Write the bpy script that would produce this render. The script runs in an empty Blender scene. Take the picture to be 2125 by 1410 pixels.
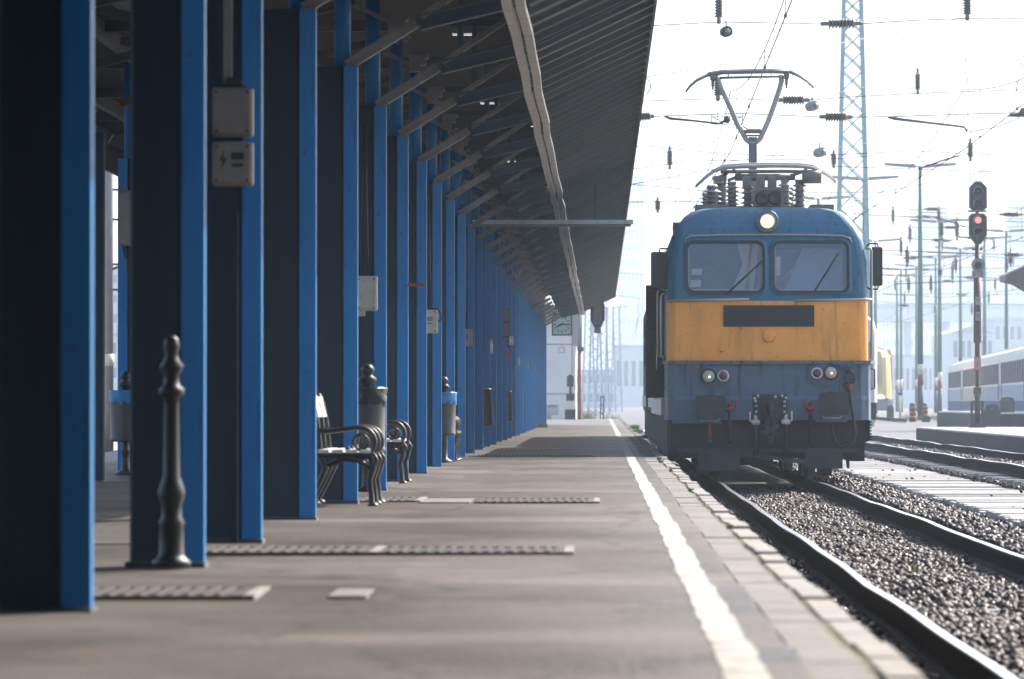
import bpy, math, random
import numpy as np
from mathutils import Vector, Matrix
random.seed(7)
R = math.radians
sc = bpy.context.scene
COL = sc.collection
FPX, VX, VY, CH = 10000.0, 1247.0, 834.0, 0.82      # focal length and vanishing point in photo pixels, eye height
def P(px, py, d):
    return Vector(((px - VX) / FPX * d, d, CH + (VY - py) / FPX * d))

# ------------------------------------------------------------------ materials
def mat(name, c, rough=0.6, metal=0.0, c2=None, scale=3.0, stretch=(1, 1, 1), bump=0.0, bscale=None, detail=6.0,
        spec=0.5, dirt=None, dscale=1.5, damt=0.5, rvar=0.0, coat=0.0):
    m = bpy.data.materials.new(name); m.use_nodes = True
    nt = m.node_tree; N = nt.nodes; L = nt.links
    b = N['Principled BSDF']
    b.inputs['Base Color'].default_value = (*c, 1); b.inputs['Roughness'].default_value = rough
    b.inputs['Metallic'].default_value = metal; b.inputs['Specular IOR Level'].default_value = spec
    b.inputs['Coat Weight'].default_value = coat
    tc = N.new('ShaderNodeTexCoord'); mp = N.new('ShaderNodeMapping'); mp.inputs['Scale'].default_value = stretch
    L.new(tc.outputs['Object'], mp.inputs['Vector'])
    out = None
    if c2 is not None:
        n = N.new('ShaderNodeTexNoise'); n.inputs['Scale'].default_value = scale; n.inputs['Detail'].default_value = detail
        L.new(mp.outputs['Vector'], n.inputs['Vector'])
        r = N.new('ShaderNodeValToRGB'); r.color_ramp.elements[0].position = .32; r.color_ramp.elements[1].position = .68
        r.color_ramp.elements[0].color = (*c, 1); r.color_ramp.elements[1].color = (*c2, 1)
        L.new(n.outputs['Fac'], r.inputs['Fac']); out = r.outputs['Color']
        if rvar:
            mr = N.new('ShaderNodeMapRange'); mr.inputs['To Min'].default_value = rough - rvar; mr.inputs['To Max'].default_value = rough + rvar
            mr.inputs['From Min'].default_value = .3; mr.inputs['From Max'].default_value = .7
            L.new(n.outputs['Fac'], mr.inputs['Value']); L.new(mr.outputs['Result'], b.inputs['Roughness'])
    if dirt is not None:
        n2 = N.new('ShaderNodeTexNoise'); n2.inputs['Scale'].default_value = dscale; n2.inputs['Detail'].default_value = 8; n2.inputs['Roughness'].default_value = .65
        L.new(mp.outputs['Vector'], n2.inputs['Vector'])
        r2 = N.new('ShaderNodeValToRGB'); r2.color_ramp.elements[0].position = .5; r2.color_ramp.elements[1].position = .72
        r2.color_ramp.elements[0].color = (0, 0, 0, 1); r2.color_ramp.elements[1].color = (damt, damt, damt, 1)
        L.new(n2.outputs['Fac'], r2.inputs['Fac'])
        mx = N.new('ShaderNodeMix'); mx.data_type = 'RGBA'; mx.inputs[7].default_value = (*dirt, 1)
        L.new(r2.outputs['Color'], mx.inputs[0])
        if out: L.new(out, mx.inputs[6])
        else: mx.inputs[6].default_value = (*c, 1)
        out = mx.outputs[2]
    if out: L.new(out, b.inputs['Base Color'])
    if bump:
        n3 = N.new('ShaderNodeTexNoise'); n3.inputs['Scale'].default_value = bscale or scale * 4; n3.inputs['Detail'].default_value = 5
        L.new(mp.outputs['Vector'], n3.inputs['Vector'])
        bp = N.new('ShaderNodeBump'); bp.inputs['Strength'].default_value = bump; bp.inputs['Distance'].default_value = .02
        L.new(n3.outputs['Fac'], bp.inputs['Height']); L.new(bp.outputs['Normal'], b.inputs['Normal'])
    return m
def emit(name, c, s):
    m = bpy.data.materials.new(name); m.use_nodes = True
    b = m.node_tree.nodes['Principled BSDF']; b.inputs['Base Color'].default_value = (*[min(1, v) for v in c], 1)
    b.inputs['Emission Color'].default_value = (*c, 1); b.inputs['Emission Strength'].default_value = s
    b.inputs['Roughness'].default_value = .2
    return m
def glassy(name, tint, gl, rough=.03):
    m = bpy.data.materials.new(name); m.use_nodes = True
    nt = m.node_tree; N = nt.nodes; L = nt.links; N.remove(N['Principled BSDF'])
    t = N.new('ShaderNodeBsdfTransparent'); t.inputs['Color'].default_value = (*tint, 1)
    g = N.new('ShaderNodeBsdfGlossy'); g.inputs['Roughness'].default_value = rough; g.inputs['Color'].default_value = (.9, .95, 1, 1)
    mx = N.new('ShaderNodeMixShader'); mx.inputs[0].default_value = gl
    L.new(t.outputs[0], mx.inputs[1]); L.new(g.outputs[0], mx.inputs[2]); L.new(mx.outputs[0], N['Material Output'].inputs['Surface'])
    return m
def translucent(name, c):
    m = bpy.data.materials.new(name); m.use_nodes = True
    nt = m.node_tree; N = nt.nodes; L = nt.links; N.remove(N['Principled BSDF'])
    t = N.new('ShaderNodeBsdfTranslucent'); t.inputs['Color'].default_value = (*c, 1)
    d = N.new('ShaderNodeBsdfDiffuse'); d.inputs['Color'].default_value = (*c, 1)
    mx = N.new('ShaderNodeMixShader'); mx.inputs[0].default_value = .3
    L.new(t.outputs[0], mx.inputs[1]); L.new(d.outputs[0], mx.inputs[2]); L.new(mx.outputs[0], N['Material Output'].inputs['Surface'])
    return m

M = {}
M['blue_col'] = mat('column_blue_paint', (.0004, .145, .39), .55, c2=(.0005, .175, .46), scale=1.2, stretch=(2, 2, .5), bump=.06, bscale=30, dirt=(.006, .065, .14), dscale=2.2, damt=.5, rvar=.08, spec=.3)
M['blue_web'] = mat('web_blue_shaded', (.001, .018, .040), .7, c2=(.0013, .026, .058), scale=1.4, stretch=(2, 2, .4), bump=.05, bscale=30, dirt=(.01, .03, .06), dscale=2, damt=.6)  # column blue darkened: shade of the recessed web put into the colour
M['steel_dark'] = mat('dark_canopy_steel', (.055, .062, .07), .55, c2=(.085, .09, .10), scale=4, bump=.05)
M['steel_grey'] = mat('grey_painted_steel', (.22, .22, .22), .5, c2=(.30, .29, .28), scale=4, dirt=(.1, .08, .06), dscale=3, damt=.6)
M['strut'] = mat('strut_grey_paint', (.21, .20, .195), .5, c2=(.28, .27, .26), scale=5, stretch=(1, 1, 1), dirt=(.06, .05, .045), dscale=3, damt=.6)
M['deck'] = mat('corrugated_deck', (.10, .115, .12), .45, c2=(.15, .16, .16), scale=1.2, stretch=(.7, 3, 1), dirt=(.05, .045, .04), dscale=2, damt=.6)
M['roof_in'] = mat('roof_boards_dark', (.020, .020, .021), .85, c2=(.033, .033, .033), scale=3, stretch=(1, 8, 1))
M['grate'] = mat('dirty_grating_steel', (.055, .052, .047), .5, c2=(.09, .085, .08), scale=8)
M['tie'] = mat('blue_grey_tie_paint', (.05, .085, .12), .5, c2=(.07, .11, .15), scale=4)
M['coach_pale'] = mat('coach_pale_blue_band', (.30, .35, .43), .6, c2=(.36, .41, .48), scale=1, spec=.2)
M['cab_blue'] = mat('cab_blue_grey_reflection', (.34, .40, .50), .6, c2=(.42, .47, .56), scale=1.2)
M['tray'] = mat('galvanised_tray', (.55, .53, .48), .5, c2=(.42, .41, .38), scale=5, dirt=(.2, .18, .15), dscale=6, damt=.5)
M['skylight'] = translucent('skylight_sheet', (.22, .22, .21))
M['asphalt'] = mat('platform_asphalt', (.072, .060, .053), .55, c2=(.122, .105, .095), scale=.8, stretch=(.5, .35, 1), bump=.35, bscale=60, dirt=(.052, .047, .045), dscale=1.1, damt=.75, rvar=.08)
def add_asphalt_detail(m):
    nt = m.node_tree; N = nt.nodes; L = nt.links; b = N['Principled BSDF']
    src = b.inputs['Base Color'].links[0].from_socket
    tc = N.new('ShaderNodeTexCoord')
    def mapping(scale):
        mp = N.new('ShaderNodeMapping'); mp.inputs['Scale'].default_value = scale; L.new(tc.outputs['Object'], mp.inputs['Vector']); return mp.outputs['Vector']
    def warp(vec, amt, sc_):
        n = N.new('ShaderNodeTexNoise'); n.inputs['Scale'].default_value = sc_; n.inputs['Detail'].default_value = 4; L.new(tc.outputs['Object'], n.inputs['Vector'])
        v = N.new('ShaderNodeVectorMath'); v.operation = 'MULTIPLY_ADD'; v.inputs[1].default_value = (amt, amt, amt); L.new(n.outputs['Color'], v.inputs[0]); L.new(vec, v.inputs[2]); return v.outputs[0]
    def ramp(f, p0, c0, p1, c1):
        r = N.new('ShaderNodeValToRGB'); e = r.color_ramp.elements; e[0].position = p0; e[0].color = (c0, c0, c0, 1); e[1].position = p1; e[1].color = (c1, c1, c1, 1); L.new(f, r.inputs['Fac']); return r.outputs['Color']
    def mul(a, c):
        x = N.new('ShaderNodeMix'); x.data_type = 'RGBA'; x.blend_type = 'MULTIPLY'; x.inputs[0].default_value = 1; L.new(a, x.inputs[6]); L.new(c, x.inputs[7]); return x.outputs[2]
    col = src
    v = N.new('ShaderNodeTexVoronoi'); v.feature = 'F1'; v.distance = 'CHEBYCHEV'; v.inputs['Scale'].default_value = 1; L.new(warp(mapping((.42, .16, 1)), .12, 2), v.inputs['Vector'])
    bw = N.new('ShaderNodeRGBToBW'); L.new(v.outputs['Color'], bw.inputs[0]); col = mul(col, ramp(bw.outputs[0], .2, .72, .75, 1.12))
    c = N.new('ShaderNodeTexVoronoi'); c.feature = 'DISTANCE_TO_EDGE'; c.inputs['Scale'].default_value = 1; L.new(warp(mapping((.5, .2, 1)), .35, 1.6), c.inputs['Vector']); col = mul(col, ramp(c.outputs['Distance'], .004, .35, .016, 1.0))
    g = N.new('ShaderNodeTexVoronoi'); g.feature = 'F1'; g.inputs['Scale'].default_value = 2.6; g.inputs['Randomness'].default_value = 1; L.new(mapping((1, 1, 1)), g.inputs['Vector']); col = mul(col, ramp(g.outputs['Distance'], .06, .45, .10, 1.0))
    gr = N.new('ShaderNodeTexNoise'); gr.inputs['Scale'].default_value = 55; gr.inputs['Detail'].default_value = 3; L.new(tc.outputs['Object'], gr.inputs['Vector']); col = mul(col, ramp(gr.outputs['Fac'], .35, .6, .65, 1.25))
    st = N.new('ShaderNodeTexNoise'); st.inputs['Scale'].default_value = .55; st.inputs['Detail'].default_value = 9; st.inputs['Roughness'].default_value = .7; L.new(tc.outputs['Object'], st.inputs['Vector']); col = mul(col, ramp(st.outputs['Fac'], .36, .5, .58, 1.2))
    L.new(col, b.inputs['Base Color'])
add_asphalt_detail(M['asphalt'])
M['paint_white'] = mat('worn_white_paint', (.42, .41, .39), .6, c2=(.32, .31, .295), scale=6, bump=.2, bscale=60, dirt=(.11, .10, .095), dscale=4, damt=1.0)
M['slab'] = mat('edge_slab', (.135, .13, .125), .7, c2=(.195, .188, .18), scale=5, bump=.25, bscale=50, dirt=(.13, .12, .12), dscale=6, damt=.6)
M['slab_dark'] = mat('dark_slab', (.13, .126, .121), .7, c2=(.18, .174, .167), scale=5, bump=.25, bscale=50, dirt=(.09, .09, .09), dscale=6, damt=.6)
M['coping'] = mat('coping_stone', (.19, .182, .174), .7, c2=(.27, .26, .25), scale=4, bump=.3, bscale=40, dirt=(.22, .2, .18), dscale=7, damt=.7)
M['concrete'] = mat('raw_concrete', (.44, .43, .42), .8, c2=(.54, .53, .52), scale=2, bump=.3, bscale=25, dirt=(.14, .13, .12), dscale=2, damt=.7)
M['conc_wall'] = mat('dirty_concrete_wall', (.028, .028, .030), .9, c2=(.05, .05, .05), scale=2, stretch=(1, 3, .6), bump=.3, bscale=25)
M['joint'] = mat('mossy_joint', (.06, .055, .03), .9, c2=(.10, .10, .03), scale=14)
M['ground'] = mat('yard_ballast_ground', (.07, .065, .068), .6, c2=(.13, .12, .125), scale=3, bump=1.0, bscale=14, dirt=(.06, .055, .05), dscale=.12, damt=.5)
M['stone'] = mat('ballast_stone', (.016, .012, .0135), .5, c2=(.052, .040, .044), scale=9, bump=.3, spec=.3, rvar=.2, dirt=(.05, .03, .022), dscale=1.3, damt=.7)
M['rail_side'] = mat('rail_rust_brown', (.014, .012, .012), .85, c2=(.026, .021, .019), scale=9, spec=.15)
M['rail_top'] = mat('polished_rail', (.95, .95, .97), .22, 1.0, c2=(.85, .85, .88), scale=4, stretch=(1, .2, 1))
M['sleeper'] = mat('concrete_sleeper', (.20, .19, .18), .8, c2=(.28, .27, .26), scale=6, bump=.3, dirt=(.12, .1, .09), dscale=5, damt=.8)
M['plank'] = mat('weathered_planks', (.42, .40, .385), .75, c2=(.55, .53, .51), scale=3, stretch=(1, 14, 1), bump=.3, bscale=8, dirt=(.2, .19, .17), dscale=3, damt=.6)
M['iron'] = mat('black_cast_iron', (.008, .008, .010), .45, c2=(.014, .014, .016), scale=10, bump=.1, bscale=60)
M['iron_grey'] = mat('grey_bin_metal', (.045, .045, .045), .45, c2=(.065, .063, .06), scale=6, bump=.1, bscale=90)
M['wood_white'] = mat('white_bench_board', (.74, .72, .69), .5, c2=(.62, .60, .57), scale=6, stretch=(3, .6, 3), dirt=(.4, .37, .33), dscale=8, damt=.5)
M['bag_black'] = mat('black_bin_bag', (.02, .02, .025), .22, bump=.8, bscale=14)
M['bag_blue'] = mat('blue_bin_bag', (.03, .22, .48), .3, bump=.8, bscale=14)
M['box_grey'] = mat('grey_plastic_box', (.30, .27, .245), .5, c2=(.25, .23, .21), scale=6, dirt=(.2, .17, .14), dscale=7, damt=.5)
M['box_cream'] = mat('cream_plastic_box', (.58, .55, .48), .5, c2=(.50, .47, .41), scale=6, dirt=(.25, .2, .15), dscale=7, damt=.6)
M['box_dark'] = mat('dark_grey_box', (.10, .095, .10), .5, c2=(.15, .14, .145), scale=6)
M['seal'] = mat('dark_rubber_seal', (.03, .03, .03), .7)
M['cable'] = mat('black_cable', (.015, .013, .013), .6)
M['label_ink'] = mat('dark_label_ink', (.05, .05, .05), .7)
M['sign_white'] = mat('white_enamel', (.72, .72, .70), .4, dirt=(.35, .3, .26), dscale=9, damt=.6)
M['sign_red'] = mat('red_enamel', (.45, .05, .04), .4)
# locomotive
M['lo_blue'] = mat('loco_blue_paint', (.014, .115, .20), .45, c2=(.024, .14, .235), scale=1.6, stretch=(1, 1, .5), dirt=(.035, .06, .085), dscale=1.6, damt=.6, rvar=.1, bump=.03, bscale=6)
M['lo_yellow'] = mat('loco_yellow_paint', (.95, .36, .055), .42, c2=(.97, .40, .07), scale=1.8, stretch=(1, 1, .4), dirt=(.42, .19, .05), dscale=2.6, damt=.55, rvar=.08, bump=.03, bscale=6)
M['lo_skirt'] = mat('loco_grey_blue_paint', (.085, .125, .18), .5, c2=(.10, .145, .20), scale=1.6, dirt=(.05, .058, .07), dscale=2.2, damt=.7, rvar=.08, bump=.04, bscale=7)
M['lo_roof'] = mat('loco_roof_paint', (.10, .16, .20), .5, c2=(.15, .20, .23), scale=2, dirt=(.09, .09, .08), dscale=2, damt=.6)
M['lo_dark'] = mat('grimy_underframe', (.016, .016, .017), .75, c2=(.03, .028, .027), scale=7, bump=.2)
M['lo_dark2'] = mat('grimy_plate', (.032, .032, .035), .65, c2=(.05, .048, .047), scale=5, bump=.1)
M['lo_black'] = mat('black_blank_plate', (.012, .013, .015), .5)
M['trim'] = mat('brass_grey_trim', (.40, .36, .27), .35, .6)
M['alu'] = mat('dull_aluminium', (.55, .56, .57), .35, .8)
M['rubber'] = mat('window_rubber', (.025, .028, .03), .6)
M['buffer'] = mat('greasy_buffer_plate', (.022, .024, .03), .42, c2=(.045, .043, .042), scale=6, dirt=(.08, .055, .035), dscale=4, damt=.5)
M['cock_red'] = mat('red_brake_cock', (.26, .028, .034), .5)
M['cock_white'] = mat('cream_brake_cock', (.66, .62, .5), .45)
M['lens_clear'] = mat('clear_lamp_glass', (.55, .48, .46), .12, c2=(.42, .36, .36), scale=40, coat=.6)
M['lens_red'] = mat('dark_red_lens', (.11, .012, .05), .12, coat=.6)
M['lamp_on'] = emit('lit_headlamp', (1.0, .68, .34), .75)
M['warm_glint'] = emit('small_warm_reflection', (1.0, .6, .3), 1.6)  # glowing spot that imitates a warm reflection in the clear lenses
M['glass'] = glassy('windscreen_glass', (.74, .77, .78), .13)
M['cab'] = mat('cab_interior_panel', (.10, .085, .075), .7, c2=(.14, .12, .10), scale=2)
M['cab_light'] = mat('cab_pale_panel', (.62, .55, .46), .7)
M['cab_dark'] = mat('cab_dark_seat', (.03, .03, .032), .7)
M['pant'] = mat('pantograph_steel', (.13, .12, .115), .5, c2=(.18, .165, .155), scale=9)
M['pant_light'] = mat('pantograph_tube_paint', (.36, .33, .31), .45, c2=(.28, .26, .25), scale=7)
M['porcelain'] = mat('brown_grey_porcelain', (.16, .15, .145), .3, c2=(.22, .2, .19), scale=5)
M['wire'] = mat('dark_catenary_wire', (.045, .04, .04), .6)
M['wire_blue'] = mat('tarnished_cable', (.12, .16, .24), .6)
M['lamp_shell'] = mat('grey_lamp_shell', (.25, .24, .23), .5, c2=(.3, .29, .28), scale=4)
M['pole_green'] = mat('green_pole_paint', (.055, .16, .12), .5, c2=(.075, .20, .15), scale=2, stretch=(1, 1, .3))
M['pole_dark'] = mat('dark_pole_paint', (.03, .045, .05), .6)
M['band_red'] = mat('red_band_paint', (.20, .055, .04), .6)
M['band_white'] = mat('cream_band_paint', (.7, .64, .5), .6)
M['mast'] = mat('pale_teal_mast_paint', (.27, .41, .43), .5, c2=(.33, .46, .48), scale=2)
M['sig_dark'] = mat('signal_dark_paint', (.035, .033, .032), .55, c2=(.05, .047, .045), scale=5)
M['sig_rim'] = mat('signal_rim_paint', (.16, .155, .145), .5)
M['sig_mast'] = mat('signal_red_brown_mast', (.07, .032, .027), .6, c2=(.095, .04, .035), scale=4)
M['sig_lit'] = emit('lit_signal_lens', (1.0, .36, .28), .4)
M['wall_white'] = mat('white_render_wall', (.72, .70, .65), .8, c2=(.78, .77, .73), scale=.6, dirt=(.5, .47, .42), dscale=.8, damt=.4)
M['wall_grey'] = mat('grey_render_wall', (.30, .30, .33), .8, c2=(.35, .35, .37), scale=.6)
M['wall_tan'] = mat('hazed_pale_facade', (.74, .74, .74), .8, c2=(.80, .80, .80), scale=.05)  # far wall colour paled, haze is put into it
M['wall_far'] = mat('hazed_far_facade', (.56, .58, .61), .8, c2=(.62, .64, .66), scale=.05)  # second far wall tone, lightened with painted haze too
M['win_dark'] = mat('hazed_window', (.26, .28, .31), .2)  # window tone lifted to look veiled by haze
M['red_brown'] = mat('red_brown_paint', (.20, .05, .04), .6, c2=(.26, .08, .06), scale=3)
M['coach_white'] = mat('coach_pale_paint', (.56, .57, .58), .4, c2=(.64, .64, .64), scale=1, dirt=(.4, .38, .36), dscale=1, damt=.4)
M['coach_blue'] = mat('coach_blue_paint', (.010, .055, .17), .6, c2=(.014, .07, .2), scale=1, spec=.2)
M['coach_glass'] = mat('coach_window_glass', (.015, .025, .04), .6, spec=.1)
M['coach_roof'] = mat('coach_roof_paint', (.45, .42, .40), .5, c2=(.52, .5, .48), scale=1)
M['train_yellow'] = mat('pale_yellow_train_paint', (.75, .55, .27), .4)
M['head_white'] = emit('lit_train_lamp', (1, .96, .85), 6)
M['leaf'] = mat('grass_green', (.09, .14, .02), .7, c2=(.16, .2, .04), scale=20)
M['flower_y'] = mat('yellow_petals', (.7, .55, .05), .6)
M['flower_p'] = mat('purple_petals', (.16, .07, .35), .6)
M['hill'] = mat('distant_hill', (.12, .15, .17), .9, c2=(.15, .17, .19), scale=.02)
M['clock_face'] = mat('pale_green_clock_face', (.42, .52, .47), .4)
M['blue_sign'] = mat('blue_marker_enamel', (.02, .05, .35), .4)
M['orange'] = mat('orange_stripe_paint', (.5, .13, .05), .6)

def speckle(m, color, scale, lo, hi, stretch=(1, 1, 1)):
    nt = m.node_tree; N = nt.nodes; L = nt.links; b = N['Principled BSDF']; src = b.inputs['Base Color'].links[0].from_socket
    tc = N.new('ShaderNodeTexCoord'); mp = N.new('ShaderNodeMapping'); mp.inputs['Scale'].default_value = stretch; L.new(tc.outputs['Object'], mp.inputs['Vector'])
    n = N.new('ShaderNodeTexNoise'); n.inputs['Scale'].default_value = scale; n.inputs['Detail'].default_value = 3; L.new(mp.outputs['Vector'], n.inputs['Vector'])
    r = N.new('ShaderNodeValToRGB'); e = r.color_ramp.elements; e[0].position = lo; e[0].color = (0, 0, 0, 1); e[1].position = hi; e[1].color = (1, 1, 1, 1); L.new(n.outputs['Fac'], r.inputs['Fac'])
    x = N.new('ShaderNodeMix'); x.data_type = 'RGBA'; x.inputs[7].default_value = (*color, 1); L.new(r.outputs['Color'], x.inputs[0]); L.new(src, x.inputs[6]); L.new(x.outputs[2], b.inputs['Base Color'])
speckle(M['lo_yellow'], (.10, .05, .03), 14, .70, .74); speckle(M['lo_yellow'], (.5, .2, .05), 2.5, .58, .75, (6, 6, .5))
speckle(M['lo_skirt'], (.03, .03, .03), 12, .69, .73); speckle(M['lo_blue'], (.03, .05, .07), 3, .58, .75, (5, 5, .5))
speckle(M['blue_col'], (.05, .03, .02), 16, .70, .74, (1, 1, .7)); speckle(M['blue_col'], (.02, .06, .10), 4, .60, .75, (8, 8, .35))
speckle(M['lo_skirt'], (.035, .04, .045), 2.2, .56, .74, (6, 6, .6))

# ------------------------------------------------------------------ mesh builder
class MB:
    def __init__(s): s.v = []; s.f = []; s.m = []; s.s = []
    def add(s, vs, fs, mi=0, smooth=False):
        o = len(s.v); s.v += [tuple(v) for v in vs]
        for f in fs: s.f.append([o + i for i in f]); s.m.append(mi); s.s.append(smooth)
        return s
    def box(s, x0, x1, y0, y1, z0, z1, mi=0, bev=0):
        if bev:
            b = bev
            vs = []; 
            for z, k in ((z0, b), (z0 + b, 0), (z1 - b, 0), (z1, b)):
                vs += [(x0 + k + b*(k == 0)*0, y0 + k, z), (x1 - k, y0 + k, z), (x1 - k, y1 - k, z), (x0 + k, y1 - k, z)]
            fs = [(3, 2, 1, 0), (12, 13, 14, 15)]
            for r in range(3):
                for i in range(4):
                    a, c = r*4 + i, r*4 + (i + 1) % 4
                    fs.append((a, c, c + 4, a + 4))
            return s.add(vs, fs, mi)
        vs = [(x0, y0, z0), (x1, y0, z0), (x1, y1, z0), (x0, y1, z0), (x0, y0, z1), (x1, y0, z1), (x1, y1, z1), (x0, y1, z1)]
        return s.add(vs, [(3, 2, 1, 0), (4, 5, 6, 7), (0, 1, 5, 4), (1, 2, 6, 5), (2, 3, 7, 6), (3, 0, 4, 7)], mi)
    def beam(s, a, b, w, h, mi=0, up=(0, 0, 1)):
        a, b = Vector(a), Vector(b); d = (b - a).normalized(); up = Vector(up)
        if abs(d.dot(up)) > .99: up = Vector((0, 1, 0))
        r = d.cross(up).normalized() * (w / 2); u = r.cross(d).normalized() * (h / 2)
        vs = [a - r - u, a + r - u, a + r + u, a - r + u, b - r - u, b + r - u, b + r + u, b - r + u]
        return s.add(vs, [(3, 2, 1, 0), (4, 5, 6, 7), (0, 1, 5, 4), (1, 2, 6, 5), (2, 3, 7, 6), (3, 0, 4, 7)], mi)
    def tube(s, pts, r, n=8, mi=0, closed=False, smooth=True):
        pts = [Vector(p) for p in pts]; k = len(pts)
        rr = r if isinstance(r, (list, tuple)) else [r] * k
        vs = []; ref = None
        for i, p in enumerate(pts):
            if closed: t = pts[(i + 1) % k] - pts[i - 1]
            else: t = pts[min(i + 1, k - 1)] - pts[max(i - 1, 0)]
            t = t.normalized() if t.length > 1e-9 else Vector((0, 0, 1))
            if ref is None: ref = Vector((0, 0, 1)) if abs(t.z) < .9 else Vector((1, 0, 0))
            a = (ref - t * ref.dot(t)).normalized(); b = t.cross(a); ref = a
            for j in range(n):
                w = 2 * math.pi * j / n
                vs.append(p + (a * math.cos(w) + b * math.sin(w)) * rr[i])
        fs = []
        for i in range(k if closed else k - 1):
            for j in range(n):
                a0, a1 = i * n + j, i * n + (j + 1) % n; i2 = (i + 1) % k
                fs.append((a0, a1, i2 * n + (j + 1) % n, i2 * n + j))
        s.add(vs, fs, mi, smooth)
        if not closed:
            o = len(s.v) - k * n
            s.f.append([o + j for j in range(n)][::-1]); s.m.append(mi); s.s.append(False)
            s.f.append([o + (k - 1) * n + j for j in range(n)]); s.m.append(mi); s.s.append(False)
        return s
    def lathe(s, prof, o, axis='z', n=16, mi=0, smooth=True):
        o = Vector(o); ax = {'x': Vector((1, 0, 0)), 'y': Vector((0, 1, 0)), 'z': Vector((0, 0, 1))}[axis] if isinstance(axis, str) else Vector(axis).normalized()
        a = ax.orthogonal().normalized(); b = ax.cross(a)
        vs = []; k = len(prof)
        for r, h in prof:
            for j in range(n):
                w = 2 * math.pi * j / n
                vs.append(o + ax * h + (a * math.cos(w) + b * math.sin(w)) * max(r, 1e-4))
        fs = [(i * n + j, i * n + (j + 1) % n, (i + 1) * n + (j + 1) % n, (i + 1) * n + j) for i in range(k - 1) for j in range(n)]
        s.add(vs, fs, mi, smooth)
        off = len(s.v) - k * n
        s.f.append([off + j for j in range(n)][::-1]); s.m.append(mi); s.s.append(False)
        s.f.append([off + (k - 1) * n + j for j in range(n)]); s.m.append(mi); s.s.append(False)
        return s
    def prism(s, poly, y0, y1, mi=0):        # polygon in x,z extruded along y
        n = len(poly)
        vs = [(x, y0, z) for x, z in poly] + [(x, y1, z) for x, z in poly]
        fs = [list(range(n)), list(range(2 * n - 1, n - 1, -1))] + [((i + 1) % n, i, n + i, n + (i + 1) % n) for i in range(n)]
        return s.add(vs, fs, mi)
    def prismz(s, poly, z0, z1, mi=0):       # polygon in x,y extruded along z
        n = len(poly)
        vs = [(x, y, z0) for x, y in poly] + [(x, y, z1) for x, y in poly]
        fs = [list(range(n))[::-1], list(range(n, 2 * n))] + [(i, (i + 1) % n, n + (i + 1) % n, n + i) for i in range(n)]
        return s.add(vs, fs, mi)
    def prismx(s, poly, x0, x1, mi=0):       # polygon in y,z extruded along x
        n = len(poly)
        vs = [(x0, y, z) for y, z in poly] + [(x1, y, z) for y, z in poly]
        fs = [list(range(n))[::-1], list(range(n, 2 * n))] + [(i, (i + 1) % n, n + (i + 1) % n, n + i) for i in range(n)]
        return s.add(vs, fs, mi)
    def build(s, name, mats, parent=None, label=None, cat=None, group=None, kind=None, origin=None):
        me = bpy.data.meshes.new(name)
        off = Vector((0, 0, 0)); p = parent
        while p is not None: off += Vector(p.location); p = p.parent
        loc = Vector((0, 0, 0))
        if parent is None and kind is None or origin is not None:
            if origin is not None: loc = Vector(origin)
            else:
                A = np.array(s.v); lo, hi = A.min(0), A.max(0)
                loc = Vector(((lo[0] + hi[0]) / 2, (lo[1] + hi[1]) / 2, lo[2]))
        q = off + loc
        me.from_pydata([(v[0] - q.x, v[1] - q.y, v[2] - q.z) for v in s.v], [], s.f)
        for m in (mats if isinstance(mats, (list, tuple)) else [mats]): me.materials.append(M[m] if isinstance(m, str) else m)
        me.polygons.foreach_set('material_index', s.m); me.polygons.foreach_set('use_smooth', s.s); me.update()
        o = bpy.data.objects.new(name, me); COL.objects.link(o); o.location = loc
        if parent is not None: o.parent = parent
        tag(o, label, cat, group, kind)
        return o
def tag(o, label=None, cat=None, group=None, kind=None):
    if label: o['label'] = label
    if cat: o['category'] = cat
    if group: o['group'] = group
    if kind: o['kind'] = kind
def thing(name, label, cat, loc, group=None):
    o = bpy.data.objects.new(name, None); COL.objects.link(o); o.location = loc; o.empty_display_size = .2
    tag(o, label, cat, group); return o
def dup(o, loc=None, label=None, parent=None):
    c = o.copy(); COL.objects.link(c)
    if loc is not None: c.location = loc
    if label: c['label'] = label
    if parent is not None: c.parent = parent
    for ch in [x for x in bpy.data.objects if x.parent == o]: dup(ch, parent=c)
    return c
def rrect(cx, cz, w, h, r, n=5):
    out = []
    for (sx, sz, a0) in ((1, 1, 0), (-1, 1, 90), (-1, -1, 180), (1, -1, 270)):
        for i in range(n + 1):
            a = R(a0 + 90 * i / n)
            out.append((cx + sx * (w / 2 - r) + r * math.cos(a), cz + sz * (h / 2 - r) + r * math.sin(a)))
    return out
def text_mesh(s, txt, cx, y, cz, h, mi=0, wfac=1.0):
    cu = bpy.data.curves.new('lettering', 'FONT'); cu.body = txt; cu.align_x = 'CENTER'; cu.align_y = 'CENTER'; cu.size = h * 1.38
    ob = bpy.data.objects.new('lettering', cu); COL.objects.link(ob)
    dg = bpy.context.evaluated_depsgraph_get()
    me = bpy.data.meshes.new_from_object(ob.evaluated_get(dg))
    s.add([(cx + v.co.x * wfac, y, cz + v.co.y) for v in me.vertices], [list(p.vertices) for p in me.polygons], mi)
    bpy.data.objects.remove(ob); bpy.data.curves.remove(cu); bpy.data.meshes.remove(me)
ORD = ['first', 'second', 'third', 'fourth', 'fifth', 'sixth', 'seventh', 'eighth', 'ninth', 'tenth', 'eleventh', 'twelfth', 'thirteenth',
       'fourteenth', 'fifteenth', 'sixteenth', 'seventeenth', 'eighteenth', 'nineteenth', 'twentieth', 'twenty-first', 'twenty-second',
       'twenty-third', 'twenty-fourth', 'twenty-fifth', 'twenty-sixth', 'twenty-seventh', 'twenty-eighth', 'twenty-ninth', 'thirtieth', 'thirty-first', 'thirty-second']

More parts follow.
